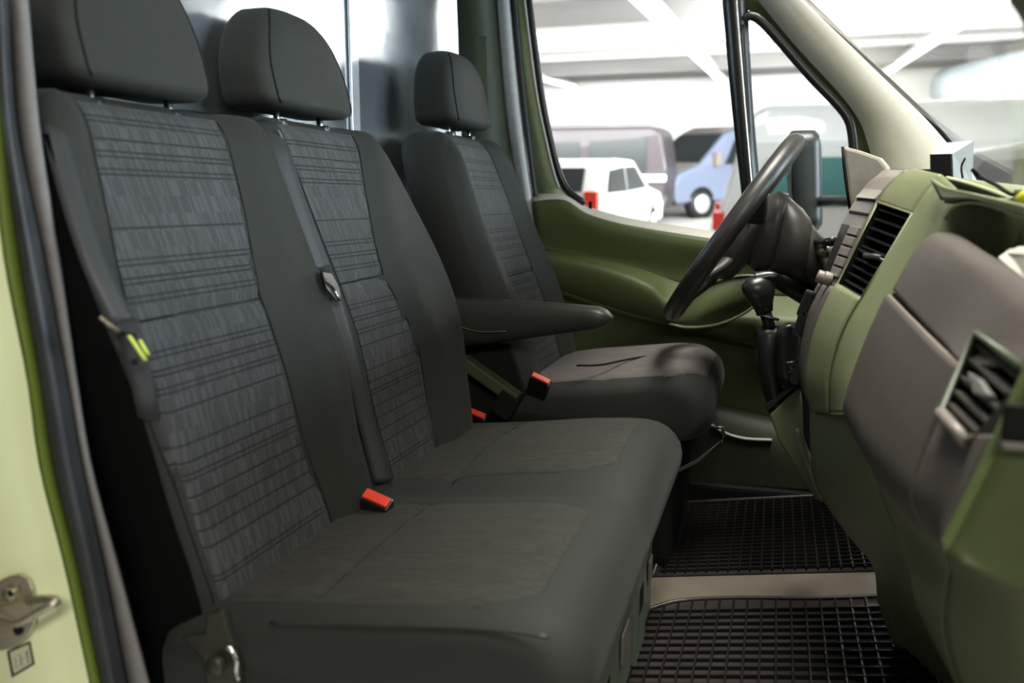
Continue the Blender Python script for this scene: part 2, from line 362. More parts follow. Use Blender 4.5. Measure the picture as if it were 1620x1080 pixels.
# white hatchback with the red tail lamp
r, T, M = vehicle('car', 'white hatchback with a red tail lamp, parked in front of the black van', 'car', (-2.50, 13.0, 0), math.radians(84), HATCH, 1.7, P_WHITE,
    [[(.85, .95), (-.3, .95), (-.3, 1.33), (.25, 1.33)], [(-.4, .95), (-1.45, .98), (-1.2, 1.30), (-.4, 1.34)]], (1.25, -1.25), .30,
    extras=(('tail_lamp', 'red tail lamp', (-1.97, -.74, .80), (.14, .2, .46), TAIL), ('tail_lamp', 'red tail lamp', (-1.97, .74, .80), (.14, .2, .46), TAIL),
            ('bumper', None, (-2.02, 0, .45), (.14, 1.6, .22), P_WHITE)), tumble=.1)
prism('rear_window', [T(-1.92, -.58, 1.02), T(-1.92, .58, 1.02), T(-1.58, .52, 1.34), T(-1.58, -.52, 1.34)], M.to_3x3() @ Vector((-.02, 0, .02)), CARGLASS, r)
# white van, rear corner beside the window bar
WV = [(-2.35, .4), (-2.3, .85), (-1.98, 2.0), (-1.8, 2.1), (1.3, 2.1), (2.0, 1.3), (2.6, 1.1), (2.7, .4)]
r, T, M = vehicle('van', 'tall white van with teal tinted windows, standing behind the outside mirror', 'van', (2.22, 10.0, 0), math.radians(3), WV, 1.8, P_WHITE,
    [[(-1.98, .98), (-1.32, .98), (-1.32, 1.5), (-1.75, 1.5)], [(-1.2, .95), (-.2, .95), (-.2, 1.5), (-1.2, 1.5)], [(-.1, .95), (1.0, .95), (1.0, 1.5), (-.1, 1.5)]], (-1.4, 1.6), .33,
    extras=(('tail_lamp', 'red tail lamp', (-2.30, -.74, .78), (.14, .34, .22), TAIL), ('tail_lamp', 'red tail lamp', (-2.30, .74, .78), (.14, .34, .22), TAIL),
            ('bumper', None, (-2.36, 0, .48), (.16, 1.7, .24), P_WHITE)), tumble=.1)
for c in r.children:
    if c.name.startswith('side_window'): c.data.materials[0] = TEALGLASS
# silver car ahead of the windscreen
r, T, M = vehicle('car', 'silver car parked ahead of the windscreen', 'car', (3.70, 6.3, 0), math.radians(-65), yawed(HATCH, 1.14), 1.85, P_SILV,
    [[(.95, 1.08), (-.35, 1.08), (-.35, 1.52), (.3, 1.52)], [(-.45, 1.08), (-1.6, 1.12), (-1.35, 1.48), (-.45, 1.53)]], (1.4, -1.4), .33,
    extras=(('head_lamp', 'clear head lamp', (2.28, .7, .82), (.2, .3, .2), HEADL), ('head_lamp', 'clear head lamp', (2.28, -.7, .82), (.2, .3, .2), HEADL)), tumble=.12)
prism('windscreen', [T(1.22, -.74, 1.10), T(1.22, .74, 1.10), T(.42, .68, 1.585), T(.42, -.68, 1.585)], M.to_3x3() @ Vector((.02, 0, .02)), CARGLASS, r)

# ------------------------------------------------------------------ cab shell
def S(o, kind='structure'): return tag(o, kind=kind)
XB = -.31
S(prism('floor', [(-.5, -.86, floor_z(.3)-.02), (.30, -.86, floor_z(.3)-.02), (1.25, -.86, floor_z(1.25)-.02), (1.25, .92, floor_z(1.25)-.02), (.30, .92, floor_z(.3)-.02), (-.5, .92, floor_z(.3)-.02)], (0, 0, -.06), mat('cab_floor', (.02, .02, .02), .6)))
S(prism('wall_back', [(XB, -1.0, .95), (XB, .215, .95), (XB, .215, 1.85), (XB, -1.0, 1.85)], (-.02, 0, 0), SILVERWALL, bev=.004))
S(prism('wall_back', [(XB, .235, .86), (XB, 1.0, .86), (XB, 1.0, 1.85), (XB, .235, 1.85)], (-.02, 0, 0), SILVERWALL, bev=.004))
S(prism('wall_back', [(XB-.001, -1.0, -.05), (XB-.001, 1.0, -.05), (XB-.001, 1.0, .86), (XB-.001, .235, .86), (XB-.001, .235, .95), (XB-.001, -1.0, .95)], (-.02, 0, 0), DARKWALL))  # lower bulkhead turned black, standing in for shade behind the seats
S(prism('trim_6', [(XB+.002, .205, .95), (XB+.002, .245, .95), (XB+.002, .245, 1.85), (XB+.002, .205, 1.85)], (.006, 0, 0), mat('joint_strip', (.75, .77, .8), .25, metal=.6), bev=.002))
S(prism('ceiling', [(-.45, -1.0, 1.78), (.32, -1.0, 1.78), (.32, 1.0, 1.78), (-.45, 1.0, 1.78)], (0, 0, .05), mat('headlining', (.45, .45, .42), .8)))
S(prism('wall_front', [(1.32, -.95, -.05), (1.32, .95, -.05), (1.32, .95, .90), (1.32, -.95, .90)], (.04, 0, 0), DARKWALL))
# windscreen
def wsx(z): return 1.04+(1.05-z)*1.048
S(prism('window_1', [(wsx(.84), -.86, .84), (wsx(.84), .93, .84), (wsx(1.76), .80, 1.76), (wsx(1.76), -.78, 1.76)], (.004, 0, .004), GLASS))

PALEGREY = mat('pale_grey_moulding', (.52, .52, .53), .5, spec=.4)
# driver-side pillar behind the seat (px 722-845)
DPANEL = mat('dark_pillar_trim', (.045, .055, .032), .55, spec=.3)
S(grid('trim_7', [[at(716, -60, y=.84), at(722, 0, y=.84), at(733, 300, y=.84), at(760, 560, y=.84)], [at(782, -60, y=.90), at(783, 0, y=.90), at(800, 200, y=.90), at(830, 420, y=.90)]], DPANEL, thick=.02))
o = prism('trim_8', [at(727, 58, y=.845), at(773, 58, y=.865), at(777, 190, y=.865), at(733, 190, y=.845)], (0, -.012, 0), mat('trim_cover', (.05, .062, .035), .5), bev=.004); S(o)
S(patch('trim_9', [(.90, [(780, -60), (782, 0), (795, 150), (812, 260), (835, 420)]), (.875, [(796, -60), (798, 0), (812, 150), (826, 260), (850, 420)]), (.90, [(806, -60), (808, 0), (822, 150), (836, 262), (860, 420)])], PALEGREY, n=14, cross=7))
S(tube('trim_10', [at(811, -60, y=.89), at(814, 0, y=.89), at(828, 150, y=.89), at(842, 270, y=.89), at(850, 330, y=.89)], .008, SEALGREY, res=14))

S(prism('wall_side', [(-.36, .925, -.1), (.20, .925, -.1), (.20, .925, .70), (-.06, .925, .85), (-.36, .925, 1.0)], (0, .02, 0), DARKWALL))
# ---------------- driver door
FRAMEGREEN = mat('window_frame_green', (.27, .33, .17), .4, spec=.4)
door = empty('door_1', (.3, .88, .05), None, None, kind='structure')
patch('window_frame', [(.907, [(800, -40), (803, 0), (818, 120), (835, 220), (850, 300), (856, 330)]), (.895, [(826, -40), (830, 0), (842, 110), (860, 210), (880, 285), (905, 318)])], FRAMEGREEN, door, n=16)
seal_path = [at(px, py, y=.895) for px, py in ((831, -40), (836, 0), (848, 90), (858, 160), (870, 220), (883, 270), (893, 294), (905, 308), (925, 322))]
tube('window_seal', seal_path, .008, BLACK, door, res=40, flat=1.4)
tube('window_seal', [at(px, py, y=.888) for px, py in ((826, -40), (830, 0), (841, 90), (851, 160), (864, 222), (876, 272), (884, 296))], .0035, BEIGE, door, res=30)
# division bar
patch('division_bar', [(.90, [(1145, -40), (1147, 0), (1162, 170), (1182, 345)]), (.885, [(1157, -40), (1159, 0), (1174, 170), (1192, 345)]), (.90, [(1178, -40), (1180, 0), (1188, 170), (1203, 345)])], BLACK, door, n=10, thick=.012)
tube('chrome_bead', [at(1163, -40, y=.878), at(1165, 0, y=.878), at(1178, 170, y=.878), at(1192, 330, y=.878)], .003, CHROME, door, res=10)
tube('quarter_window_seal', [at(px, py, y=.89) for px, py in ((1193, 340), (1186, 250), (1180, 150), (1174, 70), (1174, 38), (1184, 25), (1200, 30), (1225, 55), (1280, 118), (1325, 165), (1342, 188), (1348, 210), (1352, 250))], .010, BLACK, door, res=60, flat=1.3)
patch('quarter_window_frame', [(.89, [(1168, -30), (1180, 14), (1202, 24), (1234, 58), (1289, 120), (1338, 172), (1352, 197), (1358, 250)]), (.888, [(1215, -60), (1228, -20), (1245, -8), (1280, 30), (1335, 92), (1382, 140), (1400, 180), (1410, 250)])], OLIVE_SHADED, door, n=24)
S(prism('window_2', [at(836, -40, y=.91), at(862, 190, y=.91), at(893, 300, y=.91), at(1000, 355, y=.91), at(1180, 385, y=.91), at(1150, -40, y=.91)], (0, .004, 0), GLASS))
S(prism('window_3', [at(1168, -10, y=.91), at(1185, 385, y=.91), at(1352, 385, y=.91), at(1348, 190, y=.91), at(1190, 10, y=.91)], (0, .004, 0), GLASS))
sill = [(843, 312), (862, 309), (893, 309), (912, 320), (935, 333), (1000, 350), (1140, 372), (1250, 384), (1380, 395)]
sh = lambda pts, dy: [(x, y+dy) for x, y in pts]
patch('window_sill', [(.91, sh(sill, -5)), (.875, sh(sill, 2)), (.86, sh(sill, 12))], BEIGE, door, n=40, cross=5)
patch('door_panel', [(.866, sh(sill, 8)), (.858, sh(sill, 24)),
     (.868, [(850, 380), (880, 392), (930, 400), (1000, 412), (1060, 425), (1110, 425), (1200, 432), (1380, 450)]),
     (.865, [(852, 394), (880, 399), (930, 408), (1000, 424), (1050, 442), (1090, 452), (1200, 468), (1380, 470)])], OLIVE_SHADED, door, n=50, cross=14)
patch('armrest_shelf', [(.866, [(852, 394), (880, 397), (930, 405), (1000, 420), (1050, 436), (1090, 448), (1200, 464), (1380, 470)]),
     (.80, [(853, 400), (880, 404), (930, 414), (990, 430), (1035, 450), (1062, 470), (1150, 490), (1380, 500)]),
     (.775, [(854, 410), (880, 414), (930, 424), (990, 442), (1035, 462), (1058, 482), (1150, 504), (1380, 520)]),
     (.785, [(856, 445), (880, 450), (930, 462), (990, 480), (1035, 497), (1062, 508), (1150, 530), (1380, 560)]),
     (.84, [(860, 470), (885, 474), (930, 489), (990, 508), (1040, 520), (1080, 528), (1180, 552), (1380, 590)])], OLIVE_SHADED, door, n=50, cross=20)
patch('lower_panel', [(.80, [(860, 455), (885, 459), (930, 474), (990, 493), (1040, 506), (1080, 516), (1180, 540), (1380, 578)]), (.838, [(860, 470), (885, 474), (930, 489), (990, 508), (1040, 520), (1080, 528), (1180, 552), (1380, 590)]),
     (.845, [(860, 608), (1000, 618), (1200, 670), (1380, 708)])], OLIVE_SHADED, door, n=40, cross=8)
patch('door_pocket', [(.846, [(860, 594), (1000, 604), (1200, 655), (1380, 692)]), (.80, [(860, 620), (1000, 630), (1200, 690), (1380, 720)]), (.80, [(860, 760), (1000, 770), (1200, 780), (1300, 785), (1380, 800)])], mat('pocket_plastic', (.05, .054, .034), .55, spec=.3), door, n=40, cross=10)
tube('pocket_rim', [at(1125, 672, y=.79), at(1150, 686, y=.79), at(1180, 694, y=.79), at(1221, 696, y=.79)], .0045, mat('pale_rim', (.45, .44, .40), .4), door, res=20)
# pull cup at the end of the armrest
cx, cy = 1130, 482
ringo = [at(cx+px, cy+py, y=.745) for px, py in ((-72, 30), (-30, -20), (20, -42), (70, -45), (85, -30), (60, 5), (10, 30), (-40, 36))]
o = new('pull_cup', cr(ringo+[ringo[0]], 33)[:-1], [tuple(range(32))], OLIVE_SHADED, door); md = o.modifiers.new('thickness', 'SOLIDIFY'); md.thickness = .014
tube('pull_cup_rim', cr(ringo+[ringo[0]], 33)[:-1], .004, mat('pull_rim', (.13, .15, .07), .35), door, closed=True)
box('lock_pin', at(934, 325, y=.90), (.009, .009, .024), MATTE, door, bev=.002)

# driver-side A-pillar trim
pil = patch('trim_11', [(.865, [(1150, -70), (1195, -10), (1260, 70), (1330, 145), (1362, 190), (1374, 225), (1385, 265), (1400, 330)]),
    (.838, [(1185, -70), (1232, -10), (1300, 68), (1362, 142), (1400, 190), (1425, 235), (1440, 270), (1460, 330)]),
    (.836, [(1190, -70), (1238, -10), (1306, 66), (1368, 140), (1408, 190), (1436, 235), (1454, 270), (1480, 330)]),
    (.822, [(1205, -70), (1263, -8), (1345, 72), (1410, 135), (1462, 185), (1500, 228), (1530, 262), (1560, 310)])], BEIGE, n=40, thick=.01); S(pil)
S(tube('trim_12', [at(1206, -70, y=.83), at(1268, -8, y=.83), at(1349, 72, y=.83), at(1414, 135, y=.83), at(1466, 185, y=.83), at(1504, 228, y=.83)], .0065, MATTE, res=30))
# passenger-side pillar trim, near top right corner
pe = [Vector((.255, -.85, 1.70)), at(1500, -130, y=-.85), at(1583, 0, y=-.85), at(1603, 28, y=-.85), at(1618, 58, y=-.85), at(1640, 110, y=-.85), Vector((.99, -.85, .80))]
S(prism('trim_13', pe+[Vector((1.09, -.85, .84)), Vector((.37, -.85, 1.76))], (0, -.06, 0), OLIVE_SHADED, bev=.012, seg=3))
# roof rails over the doors
S(box('trim_14', (.1, .93, 1.66), (1.0, .10, .24), BEIGE)); S(box('trim_15', (.1, -.93, 1.66), (1.0, .10, .24), BEIGE))
S(box('trim_16', (.42, 0, 1.74), (.2, 1.8, .08), BEIGE))

# ---------------- passenger door opening: lime pillar, rubber seal, pale strip
rows_py = (-40, 0, 200, 400, 600, 740, 900, 1080, 1150)
def edge(vals): return list(zip(vals, rows_py))
e_l = (-34, -30, -15, 4, 42, 62, 102, 141, 158)
e_g = (-14, -10, 0, 25, 58, 80, 118, 155, 172)
e_r = (10, 14, 27, 69, 106, 131, 166, 201, 216)
e_s = (34, 39, 57, 88, 118, 142, 184, 231, 250)
S(patch('wall_side', [(-.895, [(x-700, y) for x, y in edge(e_l)]), (-.905, [(x-350, y) for x, y in edge(e_l)]), (-.90, edge(e_l))], LIME, n=30, cross=8, thick=.01))
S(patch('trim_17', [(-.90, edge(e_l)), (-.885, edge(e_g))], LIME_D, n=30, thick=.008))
mid = [((a+b)/2, y) for a, b, y in zip(e_g, e_r, rows_py)]
m1 = [(a*.75+b*.25, y) for a, b, y in zip(e_g, e_r, rows_py)]; m2 = [(a*.3+b*.7, y) for a, b, y in zip(e_g, e_r, rows_py)]
S(patch('trim_18', [(-.882, edge(e_g)), (-.90, m1), (-.905, mid), (-.894, m2), (-.875, edge(e_r))], SEALGREY, n=30, cross=13, thick=.006))
S(patch('trim_19', [(-.870, edge(e_r)), (-.868, edge(e_s))], STRIPGREY, n=30, thick=.006))
S(patch('wall_side', [(-.862, edge(e_s)), [Vector((XB, -.862, z)) for z in (1.3, 1.1, .9, .7, .5, .3, .1)]], DARKWALL, n=20, thick=.004))

pd = empty('passenger_door', (1.10, -.98, .0), 'open lime green passenger door swung out beside the dashboard', 'door')
hx = lambda t: Vector((1.10+.12*t, -.98-1.05*t, 0))
def dpoly(pts, x=0): return [hx(u_)+Vector((x, 0, z)) for u_, z in pts]
prism('door_shell', dpoly(((0, -.05), (.95, -.05), (1, .1), (1, .95), (0, .86))), (.09, .01, 0), LIME, pd, bev=.02)
prism('inner_panel', dpoly(((.05, .05), (.92, .05), (.93, .88), (.05, .80)), -.03), (.03, 0, 0), OLIVE, pd, bev=.02)
prism('armrest', dpoly(((.25, .50), (.85, .56), (.85, .64), (.25, .60)), -.09), (.06, 0, 0), OLIVE, pd, bev=.02)
prism('window_frame_bar', dpoly(((.93, .93), (1.0, .95), (.93, 1.62), (.86, 1.62))), (.05, 0, 0), LIME, pd, bev=.01)
prism('window_frame_bar', dpoly(((.0, .86), (.07, .87), (.52, 1.62), (.44, 1.62))), (.05, 0, 0), LIME, pd, bev=.01)
prism('window_frame_bar', dpoly(((.44, 1.58), (.93, 1.58), (.93, 1.65), (.44, 1.65))), (.05, 0, 0), LIME, pd, bev=.01)
prism('pane', dpoly(((.05, .87), (.95, .93), (.88, 1.6), (.48, 1.6)), .02), (.004, 0, 0), GLASS, pd)
# striker on the pillar
st = empty('door_striker', at(20, 970, y=-.90), 'zinc striker plate with a wire loop, bolted to the lime door pillar', 'latch')
pl = [at(px, py, y=-.903) for px, py in ((-8, 922), (20, 908), (36, 905), (50, 912), (57, 930), (62, 960), (60, 985), (50, 1005), (28, 1020), (5, 1026), (-14, 1022), (-22, 980))]
prism('plate', pl, (0, -.006, 0), ZINC, st, bev=.002)
lp = [at(-8, 958, y=-.91), at(-4, 975, y=-.935), at(28, 985, y=-.945), at(60, 968, y=-.945), at(89, 951, y=-.94), at(70, 947, y=-.928), at(46, 951, y=-.91)]
tube('loop', lp, .0052, ZINC, st, res=40)
b = disc('bolt', at(17, 938, y=-.909), (0, -1, 0), .0085, .006, ZINC, st)
disc('bolt_socket', at(17, 938, y=-.9152), (0, -1, 0), .004, .0006, MATTE, b)
disc('bolt', at(30, 996, y=-.909), (0, -1, 0), .006, .003, MATTE, st)
sk = empty('sticker', at(32, 1042, y=-.902), 'small square pale sticker with a dark frame, below the door striker', 'sticker')
sq = [(12, 1029), (48, 1013), (55, 1050), (20, 1071)]
STK = mat('sticker_pale', (.50, .50, .34), .5); STKD = mat('sticker_dark', (.04, .045, .03), .5)
prism('frame', [at(*p, y=-.902) for p in sq], (0, -.0015, 0), STKD, sk)
c0 = Vector((34, 1041))
prism('face', [at(*(c0+(Vector(p)-c0)*.80), y=-.9035) for p in sq], (0, -.0006, 0), STK, sk)
def stk(a, b, wd=.9):
    P = [at(*p, y=-.9045) for p in (a, b)]; tube('pictogram', P, .0004*wd, STKD, sk, n=6)
stk((24, 1040), (26, 1058)); stk((31, 1035), (35, 1050)); stk((35, 1050), (30, 1053)); stk((30, 1046), (38, 1040)); stk((42, 1030), (45, 1048), 1.4); stk((40, 1034), (45, 1031))
# ------------------------------------------------------------------ seats
def backrest(yl, yr, xprof, zbot, ztop, thick, pl, pr_, root, wmat, seam_z, panelname='centre_panel', bol=.028, topr=.05, pdx=0):
    """yl / yr: functions of z for the side edges; xprof: front surface x(z)"""
    def fx(y, z):
        a, b = yl(z), yr(z); u = 2*(y-a)/(b-a)-1; au = abs(u)
        dl, dr = pl(z)-y, y-pr_(z); ed = min(y-a, b-y)
        x = xprof(z) + bol*(sst(-.015, .055, dl)*min(1, (pl(z)-a)/.07)+sst(-.015, .055, dr)*min(1, (b-pr_(z))/.07)) - .050*max(0, 1-ed/.036)**2.2
        if z > ztop-topr: x -= topr*.75*(1-math.sqrt(max(0, 1-((z-(ztop-topr))/topr)**2)))
        x -= .006*math.exp(-((z-seam_z)/.008)**2)*(1 if au < .55 else 0)
        return x
    zs = [zbot+(ztop-topr-zbot)*i/26 for i in range(27)]+[ztop-topr*(1-math.sin(a)) for a in [math.radians(q) for q in (15, 30, 45, 60, 74, 84, 90)]]
    rings = []
    for z in zs:
        a, b = yl(z), yr(z); k = 0
        if z > ztop-topr: k = (1-math.sqrt(max(0, 1-((z-(ztop-topr))/topr)**2)))
        sh_ = .05*k
        ys = [a+sh_+(b-a-2*sh_)*(.5-.5*math.cos(math.pi*i/28)) for i in range(29)]
        fr = [Vector((fx(y, z), y, z)) for y in ys]
        xb = xprof(z)-thick+.04*k
        bk = []
        for i in range(11):
            t = i/10; y = b-sh_-.02-(b-a-2*sh_-.04)*t
            bk.append(Vector((xb-.0, y, z)))
        bk[0].x += .02; bk[-1].x += .02
        e1 = Vector((min(fr[-1].x-.02, xb+.06), b-sh_+.004, z)); e2 = Vector((min(fr[0].x-.02, xb+.06), a+sh_-.004, z))
        rings.append(fr+[e1]+bk+[e2])
    o = loft('backrest', rings, CLOTH, root)
    # centre panel with its own cloth
    N, Mz = 22, 60; rows = []
    for j in range(Mz):
        z = zbot+.03+(ztop-.012-zbot-.03)*j/(Mz-1); p0, p1 = pl(z), pr_(z)
        rows.append([Vector((fx(p0+(p1-p0)*i/N, z)+.0022*(1 if 0 < i < N else -.2)+pdx, p0+(p1-p0)*i/N, z)) for i in range(N+1)])
    p = grid(panelname, rows, wmat, root, thick=.002)
    set_uv(p, lambda c: (c.y, c.z))
    for nm, f in (('seam', pl), ('seam', pr_)):
        pts = []
        for j in range(40):
            z = zbot+.03+(ztop-.015-zbot-.03)*j/39; pts.append(Vector((fx(f(z), z)+.001, f(z), z)))
        tube(nm, pts, .0011, SEAM, root, n=6)
    pts = [Vector((fx(pl(seam_z)+(pr_(seam_z)-pl(seam_z))*i/20, seam_z)+.0035, pl(seam_z)+(pr_(seam_z)-pl(seam_z))*i/20, seam_z)) for i in range(21)]
    tube('cross_seam', pts, .0011, SEAM, root, n=6)
    return fx
def headrest(c, wd, dp, z0, z1, root, lean=-.03, topw=.72):
    rings = []; n = 40; H = z1-z0
    for i in range(25):
        t = i/24; z = z0+H*t
        e = 1
        if t < .14: e = math.sqrt(max(0, 1-((.14-t)/.14)**2))*.25+.75
        tt = max(0, (t-.60)/.40); top = math.sqrt(max(0, 1-tt**2.3))
        wv = wd/2*(1-(1-topw)*sst(.30, 1.0, t))*(.3+.7*e)*(.42+.58*top if tt > 0 else 1)
        dv = dp/2*(.35+.65*e)*(1-.22*t)*(.30+.70*top if tt > 0 else 1)
        cx_ = c[0]+lean*t
        rings.append([Vector((cx_+sup(q*2*math.pi/n, 5)[1]*dv*1.0 - .012*abs(sup(q*2*math.pi/n, 5)[0])**2, c[1]+sup(q*2*math.pi/n, 5)[0]*wv, z)) for q in range(n)])
    h = loft('headrest', rings, CLOTH, root)
    # piping where the side gusset meets the front
    for s in (-1, 1):
        pts = []
        for i in range(1, 24):
            r_ = rings[i]; k = 5 if s > 0 else 15
            pts.append(r_[k]+Vector((.001, 0, 0)))
        tube('piping', pts, .0013, SEAM, h, n=6)
    for s in (-.075, .075):
        p = tube('headrest_post', [Vector((c[0]+.005, c[1]+s, z0-.07)), Vector((c[0], c[1]+s, z0+.03))], .0062, CHROME, root)
        p['label'] = 'steel post'
        disc('post_collar', (c[0]+.008, c[1]+s, z0-.030), (-.1, 0, 1), .014, .014, BLACK, root)
    return h
def cushion(y0, y1, prof, root, m, xb, rnd=.05, crown=None, panels=(), base_drop=0):
    """prof: ring (x,z) list, closed, front to the right; end sections shrink"""
    cxm = sum(p[0] for p in prof)/len(prof); czm = sum(p[1] for p in prof)/len(prof)
    ys = [0, .003, .010, .022, .036, .05]; rings = []
    full = [y0+rnd*q for q in (0, .05, .14, .3, .5, .75, 1)]
    N = 40; inner = [y0+rnd+(y1-y0-2*rnd)*i/N for i in range(1, N)]
    back = [y1-(q-y0) for q in reversed(full)]
    for y in full+inner+back:
        e = min(y-y0, y1-y)/rnd; e = max(0, min(1, e)); k = 1-math.sqrt(max(0, 1-(1-e)**2)); ins = rnd*.75*k
        ring = []
        for x, z in prof:
            zz = z-ins*.8*sst(czm-.05, czm+.04, z); xx = x-ins*sst(.03, .24, x-cxm)
            if crown and z > czm: zz += crown(xx, y)*sst(czm, czm+.06, z)
            ring.append(Vector((xx, y, zz)))
        rings.append(ring)
    return loft('cushion', rings, m, root), rings

bench = empty('bench_seat', (.15, -.33, floor_z(.3)-.02), 'double passenger bench in dark cloth with two checked backrests and headrests', 'seat')
XF = lambda z: lerp(z, (.30, .42, .5, .65, .72, .86, 1.0), (.02, .0, -.02, -.045, -.065, -.117, -.17))
I = lambda xs, ys: (lambda z: lerp(z, xs, ys))
fx_near = backrest(I((.3, .45, .65, .8, .9, .96, 1.01), (-.80, -.806, -.828, -.848, -.852, -.842, -.828)), lambda z: -.372, XF, .32, 1.018, .13,
    I((.39, .52, .65, .77, .88, 1.0), (-.785, -.796, -.815, -.812, -.789, -.762)), I((.39, .52, .60, .75, .88, 1.0), (-.507, -.528, -.540, -.548, -.510, -.484)), bench, PANEL, .745)
fx_mid = backrest(lambda z: -.352, I((.30, .40, .53, .645, .786, .94, 1.02), (.085, .115, .155, .160, .138, .078, .038)), XF, .32, 1.028, .13,
    I((.39, .6, .75, 1.0), (-.285, -.30, -.312, -.318)), I((.39, .5, .6, .75, .88, 1.0), (-.073, -.066, -.070, -.135, -.095, -.040)), bench, PANEL, .745)
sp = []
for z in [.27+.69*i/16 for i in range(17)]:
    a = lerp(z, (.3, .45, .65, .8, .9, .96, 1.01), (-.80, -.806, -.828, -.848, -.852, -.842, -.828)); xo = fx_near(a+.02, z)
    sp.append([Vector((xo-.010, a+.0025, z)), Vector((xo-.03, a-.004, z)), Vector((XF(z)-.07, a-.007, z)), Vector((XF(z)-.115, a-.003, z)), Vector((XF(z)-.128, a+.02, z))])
p = grid('dark_side_panel', sp, SIDE_SHADE, bench); p['label'] = 'black sheet standing in for shade on the near backrest'
headrest((-.205, -.635), .272, .125, 1.028, 1.225, bench)
headrest((-.205, -.20), .300, .125, 1.042, 1.222, bench)
# cushion: one long cushion with two shallow seats
CP = [(-.06, .27), (-.06, .36), (-.03, .388), (.05, .398), (.13, .406), (.22, .416), (.31, .427), (.38, .432), (.425, .428), (.455, .412), (.474, .385), (.478, .355), (.470, .325), (.45, .295), (.40, .275), (.2, .265)]
CPr = cr([Vector((x, 0, z)) for x, z in CP]+[Vector((CP[0][0], 0, CP[0][1]))], 61)[:-1]; CPr = [(p.x, p.z) for p in CPr]
def crown(x, y):
    c = 0
    for yc, hw, a in ((-.60, .23, .010), (-.11, .26, .030)):
        u = (y-yc)/hw
        if abs(u) < 1: c += a*math.cos(u*math.pi/2)**1.2
    c *= sst(.0, .25, x)
    c -= .007*math.exp(-((x-.132)/.008)**2)*(1 if (-.77 < y < -.42 or -.34 < y < .12) else 0)
    c -= .006*math.exp(-((y+.362)/.02)**2)*sst(.02, .1, x)
    return c
cu, rings = cushion(-.815, .175, CPr, bench, CLOTH, -.05, rnd=.055, crown=crown)
# ribbed cloth laid over the middle of each seat
ci = [i for i, (x, z) in enumerate(CPr) if z > .36 and .0 < x < .47 and z > .33]
def topz(x, y):
    best = min(rings, key=lambda r: abs(r[0].y-y))
    zs = [a.z+(b.z-a.z)*(x-a.x)/(b.x-a.x) for a, b in zip(best, best[1:]+best[:1]) if min(a.x, b.x) <= x <= max(a.x, b.x) and abs(b.x-a.x) > 1e-6]
    return max(zs) if zs else max(p.z for p in best)-.03
for yc, hw, lab in ((-.60, .185, None), (-.10, .20, None)):
    rows = []; NX = 46
    for i in range(NX):
        x = .005+.405*i/(NX-1); row = []
        f = 1-.0*i; ww = hw*(1-.30*max(0, (x-.30)/.12)**2)
        for j in range(25):
            y = yc-ww+2*ww*j/24
            row.append(Vector((x, y, topz(x, y)+(.0025 if 0 < i < NX-1 and 0 < j < 24 else -.001))))
        rows.append(row)
    p = grid('seat_panel', rows, PANEL_C, bench, thick=.002); set_uv(p, lambda c: (c.y, c.x))
# cross seams and side piping of the cushion
for a, b in ((-.77, -.43), (-.31, .10)):
    tube('cross_seam', [Vector((.132, a+(b-a)*i/20, topz(.132, a+(b-a)*i/20)+.002)) for i in range(21)], .0014, SEAM, bench, n=6)
tube('piping', [at(px, py, y=-.806) for px, py in ((428, 985), (500, 986), (600, 988), (700, 991), (800, 998), (870, 1008))], .0022, VINYL, bench, res=30)
# skirt and base plates
for nm, (x0, x1), (ya, yb), (z0, z1) in (('base_frame', (-.02, .415), (-.76, .13), (0, .29)),):
    box(nm, ((x0+x1)/2, (ya+yb)/2, (z0+z1)/2+.01), (x1-x0, yb-ya, z1-z0), SEATMETAL, bench, bev=.008)
yy = -.745
for k_, wd in enumerate((.20, .16, .20, .14, .12)):
    p = box('base_plate', (.421+.006*(k_ % 2), yy+wd/2, .155), (.014, wd-.012, .25), SEATMETAL, bench, bev=.004)
    box('plate_slot', (.4325, yy+wd*.5, .15), (.004, wd*.35, .05), MATTE if k_ % 2 else STRIPGREY, p, bev=.001)
    yy += wd
# recliner bracket at the hinge corner
HB = mat('hinge_bracket', (.05, .05, .035), .45, metal=.5)
prism('hinge_bracket', [at(px, py, y=-.825) for px, py in ((285, 1008), (322, 1002), (326, 970), (350, 965), (362, 1005), (380, 1060), (378, 1110), (330, 1110), (318, 1040))], (0, .012, 0), HB, bench, bev=.003)
tube('hinge_spring', [at(px, py, y=-.842) for px, py in ((358, 1022), (368, 1030), (375, 1045), (374, 1060), (378, 1075))], .003, CHROME, bench, res=16)
disc('hinge_pivot', at(345, 1050, y=-.83), (0, -1, 0), .012, .01, HB, bench)

# driver seat
drv = empty('driver_seat', (.28, .52, floor_z(.3)-.02), 'driver seat with a worn brownish cushion and a dark armrest, by the far door', 'seat')
XD = lambda z: lerp(z, (.40, .50, .65, .80, .90, 1.06), (.10, .075, .03, -.035, -.07, -.125))
fx_d = backrest(I((.4, .6, .8, .95, 1.04), (.27, .262, .262, .285, .325)), I((.4, .6, .8, .95, 1.04), (.77, .78, .78, .755, .715)), XD, .40, 1.055, .15,
    I((.5, .7, .85, 1.04), (.40, .375, .365, .372)), I((.5, .7, .85, 1.04), (.64, .63, .645, .61)), drv, PANEL, .70, topr=.06)
headrest((-.165, .53), .285, .135, 1.075, 1.262, drv, lean=-.02, topw=.80)
DP = [(.02, .33), (.02, .42), (.06, .448), (.14, .462), (.24, .474), (.34, .486), (.42, .494), (.475, .488), (.51, .468), (.526, .436), (.526, .40), (.51, .365), (.46, .345), (.25, .335)]
DPr = cr([Vector((x, 0, z)) for x, z in DP]+[Vector((DP[0][0], 0, DP[0][1]))], 61)[:-1]; DPr = [(p.x, p.z) for p in DPr]
